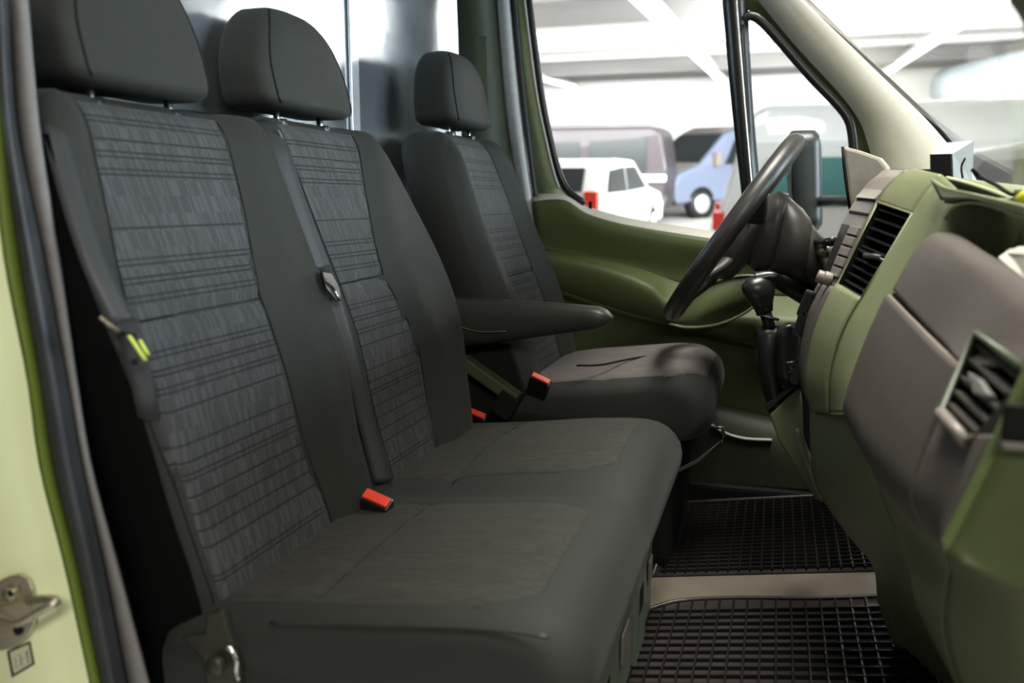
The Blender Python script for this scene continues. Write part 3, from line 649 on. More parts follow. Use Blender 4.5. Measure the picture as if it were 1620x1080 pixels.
dcrown = lambda x, y: .020*math.cos(max(-1, min(1, (y-.52)/.25))*math.pi/2)*sst(.05, .2, x) - .006*math.exp(-((x-.27)/.01)**2)*(1 if y < .40 else 0)
cu2, rings = cushion(.268, .775, DPr, drv, CLOTH, .03, rnd=.06, crown=dcrown)
rows = []
for i in range(36):
    x = .085+.422*i/35; ww = .232*(1-.34*max(0, (x-.40)/.107)**2)
    rows.append([Vector((x, .522-ww+2*ww*j/20, topz(x, .522-ww+2*ww*j/20)+(.004 if 0 < i < 35 and 0 < j < 20 else .0015)-.004*math.exp(-(((.522-ww+2*ww*j/20)-.47-.15*(x-.25))/.006)**2)*sst(.2, .26, x)*(1-sst(.38, .42, x)))) for j in range(21)])
o = grid('seat_panel', rows, DRVCLOTH, drv, thick=.002); o['label'] = 'worn brownish seat cloth with creases'
tube('crease', [at(px, py, z=.508) for px, py in ((912, 578), (950, 577), (985, 570), (1020, 564), (1040, 563))], .0025, MATTE, drv, res=20)
box('seat_base', (.24, .52, .19), (.40, .46, .30), MATTE, drv, bev=.02)
box('dark_side_panel', (.25, .262, .30), (.34, .02, .14), MATTE, drv, bev=.008)
tube('adjuster_bar', [at(1128, 676, y=.27), at(1143, 676, y=.27), at(1146, 690, y=.27), at(1140, 700, y=.27), at(1105, 728, y=.26), at(1075, 743, y=.26), at(1060, 744, y=.26)], .0042, mat('dark_steel', (.12, .12, .12), .3, metal=.8), drv, n=8)
# armrest
rings = []; n = 28
for i in range(25):
    t = i/24; x = -.06+.372*t; zt = .668-.012*t**2; zb = .553+.062*t**1.1
    if t > .9: q = (t-.9)/.1; zt -= .018*q*q; zb += .012*q*q
    wv = .036*(1 if t < .92 else math.sqrt(max(.12, 1-((t-.92)/.085)**2)))
    rings.append([Vector((x, .205+sup(k*2*math.pi/n, 3)[0]*wv, (zt+zb)/2+sup(k*2*math.pi/n, 3)[1]*(zt-zb)/2)) for k in range(n)])
loft('armrest', rings, VINYL, drv)
tube('armrest_seam', [at(px, py, y=.165) for px, py in ((728, 517), (745, 522), (765, 525), (800, 524))], .0016, mat('seam_thread', (.08, .08, .06), .5), drv, res=14, n=6)
disc('armrest_pivot', (-.03, .24, .60), (0, 1, 0), .03, .05, MATTE, drv)
prism('back_side_cover', [Vector((.10, .255, .44)), Vector((.06, .255, .56)), Vector((-.04, .255, .56)), Vector((-.06, .255, .40)), Vector((.05, .255, .36))], (0, .012, 0), MATTE, drv, bev=.004)

# ------------------------------------------------------------------ belts
def ribbon(name, path, wdir, wd, m, root, res=40):
    P = cr(path, res); W = [Vector(wdir(i/(res-1))).normalized()*wd/2 for i in range(res)]
    rows = [[p-w_, p-w_*.3+Vector((.0015, 0, 0)), p+w_*.3+Vector((.0015, 0, 0)), p+w_] for p, w_ in zip(P, W)]
    return grid(name, rows, m, root, thick=.0016, off=0)
def onback(px, py, dx):
    x = -.1
    for _ in range(25):
        p = at(px, py, x=x); x = XF(p.z)+dx
    return p
b1 = empty('seat_belt', at(190, 512, y=-.80), 'grey seat belt hanging beside the nearest backrest, tongue with yellow tags', 'seat belt')
ribbon('strap', [onback(px, py, d) for px, py, d in ((78, 172, -.02), (84, 200, .006), (98, 250, .012), (122, 335, .018), (147, 410, .024), (167, 455, .028), (193, 508, .032))], lambda t: (.55, .8, .1), .027, BELT, b1)
ribbon('strap', [onback(px, py, d) for px, py, d in ((203, 528, .03), (214, 560, .022), (224, 600, .012), (232, 640, .0), (240, 680, -.03))], lambda t: (.8, .6, 0), .024, BELT, b1)
tg = [onback(px, py, .045) for px, py in ((158, 502), (176, 512), (196, 508), (216, 505), (219, 515), (214, 534), (196, 529), (178, 524))]
o = prism('tongue', tg, (.006, -.004, .002), BLACK, b1, bev=.002)
tube('tongue_edge', [onback(px, py, .053) for px, py in ((158, 501), (172, 513), (187, 524))], .0022, mat('bronze_edge', (.25, .2, .13), .35, metal=.4), b1, n=6)
for a, b in (((203, 530), (230, 570)), ((220, 537), (234, 561))):
    ribbon('tag_strip', [onback(*a, .050), onback((a[0]+b[0])/2, (a[1]+b[1])/2, .052), onback(*b, .050)], lambda t: (.2, .95, .1), .0042, GLOW_TAG, b1, res=6)
disc('stop_button', onback(212, 573, .034), (1, -.3, .2), .004, .003, MATTE, b1, n=14)
b2 = empty('seat_belt', at(525, 450, y=-.36), 'dark seat belt running down between the two bench backrests', 'seat belt')
ribbon('strap', [onback(px, py, d) for px, py, d in ((408, 191, -.02), (424, 200, .012), (440, 232, .03), (462, 300, .03), (487, 370, .03), (508, 425, .03))], lambda t: (.55-.2*t, .83, .1), .036, BELT, b2)
tube('strap_edge', [onback(px, py, .034) for px, py in ((440, 205), (458, 245), (478, 310), (500, 375), (516, 425))], .0016, mat('belt_edge', (.16, .16, .15), .5), b2, res=30, n=6)
ribbon('strap', [onback(px, py, .022) for px, py in ((528, 470), (545, 530), (560, 590), (576, 650), (592, 710), (606, 762))], lambda t: (.7, .7, 0), .030, BELT, b2)
prism('tongue', [onback(px, py, .034) for px, py in ((505, 428), (520, 430), (532, 452), (537, 474), (530, 477), (512, 455))], (.008, -.006, 0), BLACK, b2, bev=.002)
tube('tongue_edge', [onback(px, py, .044) for px, py in ((514, 442), (527, 452), (531, 459))], .0022, STRIPGREY, b2, n=6)
tube('tongue_edge', [onback(px, py, .044) for px, py in ((529, 459), (534, 467), (537, 475))], .0016, CHROME, b2, n=6)
def buckle(a, b, y, wpx, label, down):
    pa, pb = at(*a, y=y), at(*b, y=y); c = (pa+pb)/2; ax = (pb-pa).normalized(); L = (pb-pa).length
    R = axes(ax, Vector((.25, -.55, .78)))
    r = empty('belt_buckle', c, label, 'belt buckle', 'red belt buckles')
    nrm = R @ Vector((0, 0, 1))
    box('housing', c-nrm*(down/2), (L*1.12, wpx*1.5, down), BLACK, r, rot=R, bev=.004)
    p = box('release_button', c+nrm*.002, (L, wpx, .008), RED, r, rot=R, bev=.0015); p['label'] = 'red release button'
    box('slot', c+nrm*.0+(R @ Vector((0, -wpx*.62, 0))), (L*.9, .003, .004), MATTE, r, rot=R, bev=.0005)
    tube('stalk', [c-nrm*down*.9, c-nrm*(down+.05)+Vector((-.03, 0, -.02))], .009, BLACK, r)
    return r
buckle((577, 781), (615, 798), -.46, .017, 'belt buckle with a red button between the two bench seats', .055)
buckle((737, 648), (767, 660), .185, .014, 'belt buckle with a red button at the far end of the bench', .05)
buckle((842, 593), (869, 606), .245, .014, 'belt buckle with a red button beside the driver cushion', .07)
box_t = empty('console_tray', at(780, 610, y=.23), 'olive plastic tray between bench and driver seat', 'tray')
box('tray_body', at(775, 600, y=.225), (.16, .035, .03), mat('tray_olive', (.05, .06, .025), .55), box_t, rot=Matrix.Rotation(math.radians(32), 3, 'Y'), bev=.006)
box('tray_bracket', at(800, 640, y=.215), (.05, .02, .06), MATTE, box_t, rot=Matrix.Rotation(math.radians(30), 3, 'Y'), bev=.006)
# ------------------------------------------------------------------ floor mats and step
def floor_mat(label, x0, x1, ya, yb, step, notch):
    r = empty('floor_mat', (.65, (ya+yb)/2, floor_z(.65)), label, 'mat', 'rubber floor mats')
    fz = lambda x: floor_z(x)+.006
    N = 24
    rows = []
    for i in range(N+1):
        x = x0+(x1-x0)*i/N; y1 = yb-notch(i/N)
        rows.append([Vector((x, ya+(y1-ya)*j/12, fz(x))) for j in range(13)])
    grid('mat_sheet', rows, MATRUB, r)
    V = []; F = []
    def bar(p, q, wd, h):
        d = (q-p).normalized(); s = Vector((-d.y, d.x, 0)).normalized()*wd/2; k0 = len(V); u_ = Vector((0, 0, h))
        V.extend([p-s, p+s, p+s*.6+u_, p-s*.6+u_, q-s, q+s, q+s*.6+u_, q-s*.6+u_]); F.extend([(k0+a, k0+b, k0+c, k0+e) for a, b, c, e in ((0, 1, 5, 4), (1, 2, 6, 5), (2, 3, 7, 6), (3, 0, 4, 7), (0, 3, 2, 1), (4, 5, 6, 7))])
    nx = int((x1-x0)/step)
    for i in range(1, nx+1):
        x = x0+(x1-x0)*i/(nx+1); bar(Vector((x, ya+.012, fz(x)-.001)), Vector((x, yb-notch((x-x0)/(x1-x0))-.012, fz(x)-.001)), .0055, .008)
    ny = int((yb-ya)/step)
    for j in range(1, ny+1):
        y = ya+(yb-ya)*j/(ny+1)
        if y < yb-max(notch(t/10) for t in range(11)): bar(Vector((x0+.012, y, fz(x0)-.001)), Vector((x1-.012, y, fz(x1)-.001)), .0055, .008)
    new('mat_ribs', V, F, MATRIB, r, smooth=False)
    rim = [Vector((x0+(x1-x0)*i/N, yb-notch(i/N), fz(x0+(x1-x0)*i/N)+.002)) for i in range(N+1)]
    tube('mat_rim', [Vector((x0, ya, fz(x0)+.002))]+rim+[Vector((x1, ya, fz(x1)+.002))], .005, MATRUB, r, n=8)
    return r
floor_mat('black rubber grid mat nearest, on the passenger floor', .40, .93, -.72, .105, .029, lambda t: .05*math.exp(-((t-.0)/.10)**2)+.012*math.cos(t*9)*.4)
floor_mat('black rubber grid mat beyond the metal plate, in front of the driver seat', .41, .93, .235, .74, .024, lambda t: 0)
S(prism('trim_20', [Vector((.36, .06, floor_z(.36)+.002)), Vector((.96, .06, floor_z(.96)+.002)), Vector((.96, .232, floor_z(.96)+.002)), Vector((.36, .232, floor_z(.36)+.002))], (0, 0, .003), BROWNPLATE, bev=.001))
S(box('trim_21', (.66, .80, .06), (.6, .06, .06), MATTE, bev=.01))

# ------------------------------------------------------------------ dashboard
dash = empty('dashboard', (1.0, 0, .1), 'olive green dashboard with radio stack, air vents and grey brown glovebox', 'dashboard')
GA = [(1446, 266), (1425, 275), (1400, 300), (1387, 322), (1358, 380), (1331, 440), (1316, 462), (1298, 500), (1283, 548), (1275, 607), (1285, 651)]
GB = [(1490, 276), (1470, 296), (1452, 322), (1441, 341), (1402, 405), (1364, 470), (1342, 508), (1324, 552), (1312, 605), (1312, 653)]
GC = [(1508, 296), (1494, 330), (1478, 368), (1452, 424), (1424, 472), (1394, 522), (1366, 570), (1348, 607), (1334, 653)]
GD = [(1524, 312), (1512, 338), (1494, 372), (1466, 428), (1440, 474), (1409, 522), (1380, 575), (1358, 612), (1342, 653)]
ca = cr([at(*p, y=-.115) for p in GA], 60); cb = cr([at(*p, y=-.24) for p in GB], 60)
cc = cr([at(*p, y=-.325) for p in GC], 60); cdv = cr([at(*p, y=-.352) for p in GD], 60)
def near_i(c, px, py, y): q = at(px, py, y=y); return min(range(len(c)), key=lambda i: (c[i]-q).length)
a0, a1 = near_i(ca, 1394, 321, -.115), near_i(ca, 1330, 452, -.115)
b0, b1_ = near_i(cb, 1441, 340, -.24), near_i(cb, 1363, 470, -.24)
def strip(name, A, B, m, n=30, k=8, bow=0, thick=.003):
    A = cr(A, n); B = cr(B, n); return grid(name, [[A[i].lerp(B[i], j/k)+Vector((-bow*math.sin(math.pi*j/k), 0, 0)) for j in range(k+1)] for i in range(n)], m, dash, thick)
strip('centre_stack', ca[:a0+1], cb[:b0+1], OLIVE, 14)
strip('centre_stack', ca[a1:], cb[b1_:], OLIVE, 26)
patch('centre_stack', [cb, cc, cdv, [p+Vector((.10, -.004, 0)) for p in cdv]], OLIVE, dash, n=60, raw=True, cross=16)
patch('centre_stack', [[p for p in (ca[-1], cb[-1], cc[-1], cdv[-1])], [p+Vector((.18, 0, .0)) for p in (ca[-1], cb[-1], cc[-1], cdv[-1])]], OLIVE_SHADED, dash, n=8)
# vent on the stack
v = [ca[a0], cb[b0], cb[b1_], ca[a1]]      # TL TR BR BL
dv = Vector((.07, .012, .0))
vent = new('air_vent', [p for p in v]+[p+dv for p in v], [(0, 1, 5, 4), (1, 2, 6, 5), (2, 3, 7, 6), (3, 0, 4, 7), (4, 5, 6, 7)], BLACK, dash, smooth=False)
vent['label'] = 'tall black air vent beside the radio'
def vpt(u_, t, d=0): return v[0].lerp(v[1], u_).lerp(v[3].lerp(v[2], u_), t)+dv*d
for t in (.07, .18, .29, .40, .51, .66, .75, .84, .93):
    P = [vpt(.02, t, .06), vpt(.98, t, .06), vpt(.98, t+.035, .55), vpt(.02, t+.035, .55)]
    prism('slat', P, Vector((0, 0, -.0025)), BLACK, vent)
tube('vent_frame', v+[v[0]], .0022, OLIVE, vent, n=6)
tube('vent_divider', [vpt(0, .575, .1), vpt(1, .575, .1)], .003, BLACK, vent, n=8)
wc = vpt(.60, .57, .12)
disc('thumb_wheel', wc-Vector((0, .0, .004)), (.15, .1, 1), .021, .007, mat('thumb_wheel_grey', (.06, .065, .06), .3), vent)
kx = at(1339, 484, y=-.17)
box('key_slot', kx, (.006, .022, .008), MATTE, dash, rot=Matrix.Rotation(math.radians(20), 3, 'X'), bev=.002)
# radio column left of the stack
RL = [(1402, 268), (1374, 288), (1352, 318), (1335, 348), (1320, 385), (1308, 415), (1299, 445)]
RR = [(1440, 269), (1418, 282), (1397, 304), (1385, 325), (1357, 382), (1331, 440), (1322, 455)]
rl = cr([at(*p, y=.075) for p in RL], 40); rr_ = cr([p+Vector((-.0025, 0, 0)) for p in cr([at(*p, y=-.113) for p in RR], 40)], 40)
radio = strip('radio', rl, rr_, BROWN_L, 40, 10); radio['label'] = 'grey brown radio with a column of buttons'
prism('radio_side', [p for p in rl]+[p+Vector((.12, .0, 0)) for p in reversed(rl)], (0, .004, 0), BROWN_L, radio)
def rpt(u_, t, d=0):
    i = t*39; a = int(min(38, i)); f = i-a
    return rl[a].lerp(rl[a+1], f).lerp(rr_[a].lerp(rr_[a+1], f), u_)+Vector((-d, 0, d*.4))
def rquad(nm, u0, u1, t0, t1, d, m, root=radio):
    P = [rpt(u0, t0), rpt(u1, t0), rpt(u1, t1), rpt(u0, t1)]; return prism(nm, P, Vector((-d, 0, d*.4)), m, root, bev=.0012)
GAPM = MATTE
rquad('cap', .05, .99, .02, .30, .004, mat('pale_radio_cap', (.30, .26, .21), .35))
for t0, t1 in ((.30, .318), (.405, .43)): rquad('slot', .1, .98, t0, t1, .002, GAPM)
rquad('display', .02, .40, .52, .92, .0015, mat('display_dark', (.03, .026, .024), .2))
for q in range(5):
    t0 = .52+q*.083; rquad('button', .52, .97, t0, t0+.068, .004, BROWN_L); rquad('button_gap', .46, .97, t0+.068, t0+.08, .001, GAPM)
for u_, t in ((.25, .965), (.7, .955)):
    k_ = disc('knob', rpt(u_, t, 0), (-1, 0, .35), .012, .016, BROWN_L, radio)
# lower switch panel and cup tray, dark, left of the stack
sw = patch('switch_panel', [[p for p in cr([at(*q, y=.08) for q in ((1299, 446), (1288, 466), (1278, 485), (1270, 520), (1264, 560), (1266, 600))], 16)], [p for p in cr([at(*q, y=-.112) for q in ((1322, 455), (1314, 466), (1297, 501), (1282, 548), (1275, 600), (1283, 640))], 16)]], BROWN, dash, n=16, cross=8)
for (px, py), (w_, h_), m_ in (((1275, 480), (.03, .05), BLACK), ((1268, 510), (.03, .05), BLACK), ((1272, 550), (.025, .05), BLACK), ((1262, 590), (.03, .04), BLACK)):
    box('switch', at(px, py, y=.03), (.018, w_, h_), m_, sw, rot=Matrix.Rotation(math.radians(18), 3, 'Y'), bev=.005)
tube('switch_trim', [at(px, py, y=.05) for px, py in ((1272, 478), (1266, 495), (1261, 510), (1263, 520))], .0025, CHROME, sw, n=8)
tube('cup_ring', [at(px, py, y=.05) for px, py in ((1245, 574), (1258, 572), (1250, 580), (1262, 590), (1248, 588))], .0025, mat('grey_wire', (.2, .2, .2), .3, metal=.5), sw, n=8)
prism('cup_paddle', [at(px, py, y=.04) for px, py in ((1262, 584), (1272, 596), (1273, 606), (1264, 600))], (0, .006, 0), BROWN_L, sw, bev=.002)
# ridge, shelf lip and tray on the passenger side
T0 = [at(1432, 268, y=.02), at(1470, 272, y=-.03), at(1515, 282, y=-.08), at(1560, 295, y=-.16), at(1612, 314, y=-.28), at(1700, 345, y=-.45), at(1800, 385, y=-.62)]
strip('tray_rim', T0, [p+Vector((.012, 0, -.012)) for p in T0], mat('tray_rim_pale', (.34, .37, .22), .5), 30, 2, thick=.006)
T1 = [p+Vector((.01, 0, -.03)) for p in T0[1:]]
strip('tray_wall', [p+Vector((.014, 0, -.008)) for p in T0], [p+Vector((.012, 0, -.07)) for p in T0], OLIVE, 20, 3)
L0 = [at(1478, 283, y=-.29), at(1500, 296, y=-.345), at(1545, 306, y=-.42), at(1620, 323, y=-.53), at(1720, 350, y=-.66), at(1820, 390, y=-.80)]
L1 = [at(1494, 318, y=-.345), at(1512, 318, y=-.375), at(1550, 317, y=-.43), at(1620, 337, y=-.53), at(1720, 366, y=-.66), at(1820, 408, y=-.80)]
strip('shelf_lip', L0, L1, OLIVE, 30, 5, thick=.006)
L2 = [p+Vector((.07, 0, -.005)) for p in L1]
strip('shelf_roof', L1, L2, OLIVE_SHADED, 30, 3)
strip('shelf_edge', [at(1500, 336, y=-.356), at(1512, 322, y=-.38), at(1550, 319, y=-.43), at(1620, 340, y=-.53), at(1720, 368, y=-.66)], [at(1497, 348, y=-.356), at(1514, 327, y=-.38), at(1550, 323, y=-.43), at(1620, 344, y=-.53), at(1720, 372, y=-.66)], mat('edge_pale', (.30, .35, .15), .5), 30, 2)
strip('shelf_back', [Vector((.955, -.30, .90)), Vector((.975, -.9, .90))], [Vector((.945, -.30, .70)), Vector((.965, -.9, .70))], OLIVE_SHADED, 4, 3)
strip('shelf_floor', [Vector((.93, -.34, .80)), Vector((.935, -.9, .79))], [Vector((1.0, -.30, .76)), Vector((1.0, -.9, .76))], OLIVE_SHADED, 4, 3)
strip('dash_top', [Vector((.86, .80, .93)), Vector((.86, .2, .935))]+[p+Vector((.008, 0, -.006)) for p in T0], [Vector((1.22, .9, .88)), Vector((1.24, .2, .88)), Vector((1.24, -.1, .88)), Vector((1.24, -.35, .87)), Vector((1.22, -.85, .86))], OLIVE, 40, 6)
strip('dash_front', [Vector((.83, .86, .90)), Vector((.83, .2, .92))], [Vector((.86, .86, .40)), Vector((.86, .2, .40))], OLIVE_SHADED, 6, 6)
# instrument hood flank
hood = prism('instrument_hood', [at(px, py, y=.19) for px, py in ((1333, 231), (1360, 238), (1391, 249), (1402, 262), (1407, 280), (1380, 310), (1358, 340), (1347, 352))], (.012, .05, .0), mat('hood_beige', (.30, .27, .225), .5), dash, bev=.006)
hood['label'] = 'grey beige flank of the instrument hood'
tube('hood_edge', [at(px, py, y=.192) for px, py in ((1333, 232), (1335, 260), (1340, 300), (1347, 345))], .0028, MATTE, hood, n=8)
box('dash_slot', at(1452, 272, y=-.10)+Vector((.01, 0, .002)), (.012, .05, .003), MATTE, dash, bev=.001)

# airbag cover, glovebox lid, end vent
patch('airbag_cover', [(-.37, [(1520, 371), (1500, 367), (1474, 370), (1454, 387), (1432, 421), (1412, 458)]), (-.50, [(1552, 394), (1530, 389), (1505, 394), (1488, 415), (1468, 455), (1448, 497)]), (-.62, [(1600, 424), (1580, 424), (1556, 435), (1538, 462), (1514, 505), (1492, 542)]), (-.72, [(1650, 462), (1632, 466), (1605, 482), (1584, 510), (1560, 545), (1530, 576)]), (-.80, [(1720, 520), (1700, 525), (1685, 535), (1668, 548), (1656, 560), (1648, 570)])], BROWN, dash, n=30, cross=30, thick=.006)['label'] = 'grey brown upper cover above the glovebox'
strip('split_gap', [at(1411, 463, y=-.37)+Vector((.004, 0, 0)), at(1448, 501, y=-.50)+Vector((.004, 0, 0)), at(1492, 546, y=-.62)+Vector((.004, 0, 0)), at(1530, 580, y=-.72)+Vector((.004, 0, 0))], [at(1405, 475, y=-.37)+Vector((.006, 0, 0)), at(1444, 514, y=-.50)+Vector((.006, 0, 0)), at(1488, 557, y=-.62)+Vector((.006, 0, 0)), at(1528, 590, y=-.72)+Vector((.006, 0, 0))], MATTE, 20, 2)
lid = patch('glovebox_lid', [(-.37, [(1408, 467), (1380, 528), (1356, 590), (1341, 640), (1346, 665), (1366, 700)]), (-.50, [(1446, 505), (1414, 575), (1388, 640), (1371, 695), (1383, 735), (1405, 765)]), (-.62, [(1490, 549), (1455, 625), (1428, 690), (1413, 745), (1428, 790), (1452, 822)]), (-.715, [(1528, 583), (1500, 645), (1470, 720), (1452, 780), (1465, 822), (1485, 850)])], BROWN, dash, n=30, cross=26, thick=.006)
lid['label'] = 'grey brown glovebox lid'
tube('lid_lip', [at(px, py, y=y)+Vector((-.002, 0, 0)) for px, py, y in ((1409, 469, -.37), (1446, 507, -.50), (1490, 551, -.62), (1524, 583, -.71))], .003, mat('lid_lip_pale', (.25, .22, .18), .4), lid, res=24, n=8)
endp = patch('end_cover', [(-.718, [(1505, 642), (1488, 682), (1472, 720), (1454, 780), (1467, 822), (1487, 850)]), (-.77, [(1530, 684), (1519, 708), (1508, 735), (1492, 790), (1492, 830), (1497, 856)]), (-.825, [(1582, 692), (1570, 716), (1556, 745), (1524, 810), (1504, 850), (1498, 866)])], BROWN, dash, n=30, cross=14, thick=.006)
tube('edge_bead', [at(px, py, y=-.832) for px, py in ((1640, 568), (1620, 610), (1592, 672), (1562, 735), (1530, 800), (1508, 845), (1496, 868))], .006, mat('edge_bead_green', (.13, .17, .06), .45), dash, res=30)
patch('end_panel', [(-.838, [(1660, 545), (1625, 612), (1596, 674), (1566, 738), (1534, 803), (1511, 850), (1497, 872)]), (-.845, [(1760, 545), (1740, 640), (1720, 740), (1700, 830), (1680, 900), (1640, 945), (1520, 888)])], OLIVE_SHADED, dash, n=24, cross=6)
ev = [at(1567, 528, y=-.715), at(1650, 590, y=-.80), at(1556, 700, y=-.80), at(1508, 652, y=-.74)]   # TL TR BR BL
ev = [p+Vector((-.012, 0, 0)) for p in ev]; edv = Vector((.05, .02, 0))
evo = new('end_vent', ev+[p+edv for p in ev], [(0, 1, 5, 4), (1, 2, 6, 5), (2, 3, 7, 6), (3, 0, 4, 7), (4, 5, 6, 7)], BLACK, dash, smooth=False)
evo['label'] = 'black air vent at the near end of the dashboard'
ept = lambda u_, t, d=0: ev[0].lerp(ev[1], u_).lerp(ev[3].lerp(ev[2], u_), t)+edv*d
SLATM = mat('vent_slat_grey', (.06, .057, .05), .35)
for t in (.10, .30, .52, .70, .86):
    prism('slat', [ept(.04, t, .02), ept(.98, t, .02), ept(.98, t+.05, .5), ept(.04, t+.05, .5)], Vector((0, 0, -.004)), SLATM, evo)
prism('vent_tab', [ept(.18, .40, -.05), ept(.45, .36, -.08), ept(.78, .42, -.08), ept(.74, .50, -.05), ept(.5, .55, -.05)], Vector((.008, 0, -.004)), mat('vent_tab_grey', (.16, .155, .14), .4), evo, bev=.002)
tube('vent_frame', [ept(1, 0), ept(0, 0), ept(0, 1), ept(1, 1)], .005, mat('vent_frame_dark', (.05, .065, .03), .45), evo, n=8)
tube('vent_sill', [ept(.02, 1.0), ept(.98, 1.02)], .006, BROWN_L, evo, n=8)
box('side_outlet', at(1618, 672, y=-.85), (.03, .012, .035), MATTE, dash, bev=.004); box('side_outlet_lip', at(1616, 704, y=-.853), (.03, .014, .006), BROWN_L, dash, bev=.002)

# lower dashboard
low = patch('lower_panel', [(-.10, [(1284, 640), (1286, 720), (1290, 757), (1312, 800), (1348, 849), (1385, 895), (1392, 951), (1414, 1013), (1446, 1067), (1470, 1120)]),
   (-.13, [(1290, 640), (1292, 720), (1298, 757), (1320, 800), (1355, 849), (1392, 900), (1410, 955), (1435, 1013), (1470, 1075), (1490, 1120)]),
   (-.28, [(1342, 640), (1345, 700), (1350, 747), (1372, 813), (1395, 868), (1414, 907), (1449, 978), (1478, 1030), (1510, 1080), (1530, 1120)]),
   (-.36, [(1362, 640), (1372, 705), (1390, 760), (1412, 822), (1432, 868), (1452, 925), (1476, 985), (1500, 1040), (1520, 1085), (1545, 1130)])], OLIVE, dash, n=40, cross=16, thick=.004)
patch('lower_panel', [(-.36, [(1362, 640), (1372, 705), (1390, 760), (1412, 822), (1432, 868), (1452, 925), (1476, 985), (1500, 1040), (1520, 1085), (1545, 1130)]),
   (-.46, [(1400, 690), (1425, 770), (1440, 810), (1455, 850), (1450, 900), (1455, 955), (1480, 1010), (1505, 1060), (1530, 1110), (1550, 1140)]),
   (-.62, [(1470, 790), (1490, 840), (1500, 870), (1508, 900), (1503, 935), (1498, 978), (1503, 1020), (1515, 1060), (1535, 1110), (1560, 1150)])], OLIVE, dash, n=40, cross=14, thick=.004)
patch('lower_panel', [(-.62, [(1470, 790), (1490, 840), (1500, 870), (1508, 900), (1503, 935), (1498, 978), (1503, 1020), (1515, 1060), (1535, 1110), (1560, 1150)]),
   (-.78, [(1540, 840), (1560, 880), (1570, 900), (1590, 930), (1600, 960), (1610, 1000), (1620, 1040), (1630, 1080), (1650, 1120), (1680, 1160)]),
   (-.84, [(1640, 860), (1660, 900), (1680, 940), (1700, 980), (1710, 1010), (1720, 1040), (1730, 1070), (1740, 1100), (1760, 1140), (1780, 1180)])], OLIVE, dash, n=30, cross=12, thick=.004)
tube('crease_bead', [at(px, py, y=-.285) for px, py in ((1347, 660), (1349, 700), (1354, 750), (1374, 813), (1388, 850))], .003, OLIVE, dash, n=8)
box('latch_slot', at(1358, 712, y=-.30), (.004, .008, .035), OLIVE_SHADED, dash, rot=Matrix.Rotation(math.radians(8), 3, 'Y'), bev=.001)
box('under_dash', (1.12, -.36, .28), (.30, .92, .42), MATTE, dash, bev=.02)

box('dash_core', (1.09, -.585, .61), (.30, .50, .32), OLIVE_SHADED, dash, bev=.02)
# ------------------------------------------------------------------ gear lever
gear = empty('gear_lever', at(1230, 640, y=.13), 'black gear lever with a rounded knob and gaiter on an olive bracket', 'gear lever')
yg = .14
kp = cr([at(px, py, y=yg) for px, py in ((1187, 448), (1196, 462), (1203, 480), (1206, 493))], 10)
def kr(t): return .024+.009*math.sin(min(1, t*1.2)*math.pi)-.008*t
rings = []
ctr = [(1192, 437, .014, .010), (1195, 441, .026, .022), (1198, 448, .033, .028), (1201, 458, .034, .030), (1204, 470, .028, .026), (1207, 482, .021, .020), (1210, 494, .017, .017)]
for px, py, ra, rb in ctr:
    c = at(px, py, y=yg); rings.append([c+RT*math.cos(k*2*math.pi/24)*ra*.95+Vector((0, 1, 0))*math.sin(k*2*math.pi/24)*rb+Vector((0, 0, 1))*math.cos(k*2*math.pi/24)*ra*.25 for k in range(24)])
knob = loft('knob', rings, BLACK, gear)
tube('knob_cap', [at(1196, 442, y=yg), at(1210, 438, y=yg), at(1222, 437, y=yg), at(1227, 440, y=yg)], lambda t: .016*(1-.45*t), BLACK, knob, res=12, n=14)
tube('shaft', [at(1210, 490, y=yg), at(1214, 505, y=yg), at(1219, 525, y=yg)], .012, BLACK, gear, n=14)
disc('collar', at(1214, 503, y=yg), (RT*.25+Vector((0, 0, 1))), .023, .005, BLACK, gear)
rings = []
for px, py, ra, rb in ((1222, 515, .020, .018), (1222, 521, .030, .026), (1222, 528, .034, .03), (1222, 560, .034, .034), (1226, 590, .033, .034), (1230, 615, .030, .033), (1234, 645, .024, .03), (1236, 665, .02, .028)):
    c = at(px, py, y=yg+.01); rings.append([c+RT*math.cos(k*2*math.pi/28)*ra*(1+.05*math.sin(k*3))+Vector((0, 1, 0))*math.sin(k*2*math.pi/28)*rb for k in range(28)])
loft('gaiter', rings, VINYL if False else BLACK, gear)
rings = []
for px, py, ra in ((1250, 512, .012), (1248, 516, .022), (1247, 530, .025), (1248, 560, .027), (1250, 590, .028), (1252, 612, .025)):
    c = at(px, py, y=yg-.015); rings.append([c+RT*math.cos(k*2*math.pi/24)*ra+Vector((0, 1, 0))*math.sin(k*2*math.pi/24)*.024 for k in range(24)])
loft('gaiter_fold', rings, BLACK, gear)
prism('bracket', [at(px, py, y=.115) for px, py in ((1217, 656), (1242, 632), (1266, 612), (1273, 640), (1276, 690), (1285, 740), (1302, 795), (1290, 790), (1258, 740), (1232, 698))], (0, .05, 0), OLIVE, gear, bev=.004)
prism('bracket_edge', [at(px, py, y=.113) for px, py in ((1212, 640), (1214, 652), (1262, 610), (1260, 600))], (0, .05, 0), BLACK, gear, bev=.002)
prism('cable_cover', [at(px, py, y=.06) for px, py in ((1266, 610), (1282, 640), (1287, 652), (1287, 740), (1300, 795), (1302, 780), (1272, 690), (1270, 640))], (0, .03, 0), BLACK, gear, bev=.003)
tube('cable_cover_rim', [at(px, py, y=.055) for px, py in ((1261, 678), (1265, 700), (1275, 730), (1286, 760), (1301, 793))], .003, mat('rim_grey', (.3, .3, .27), .4), gear, res=16, n=8)

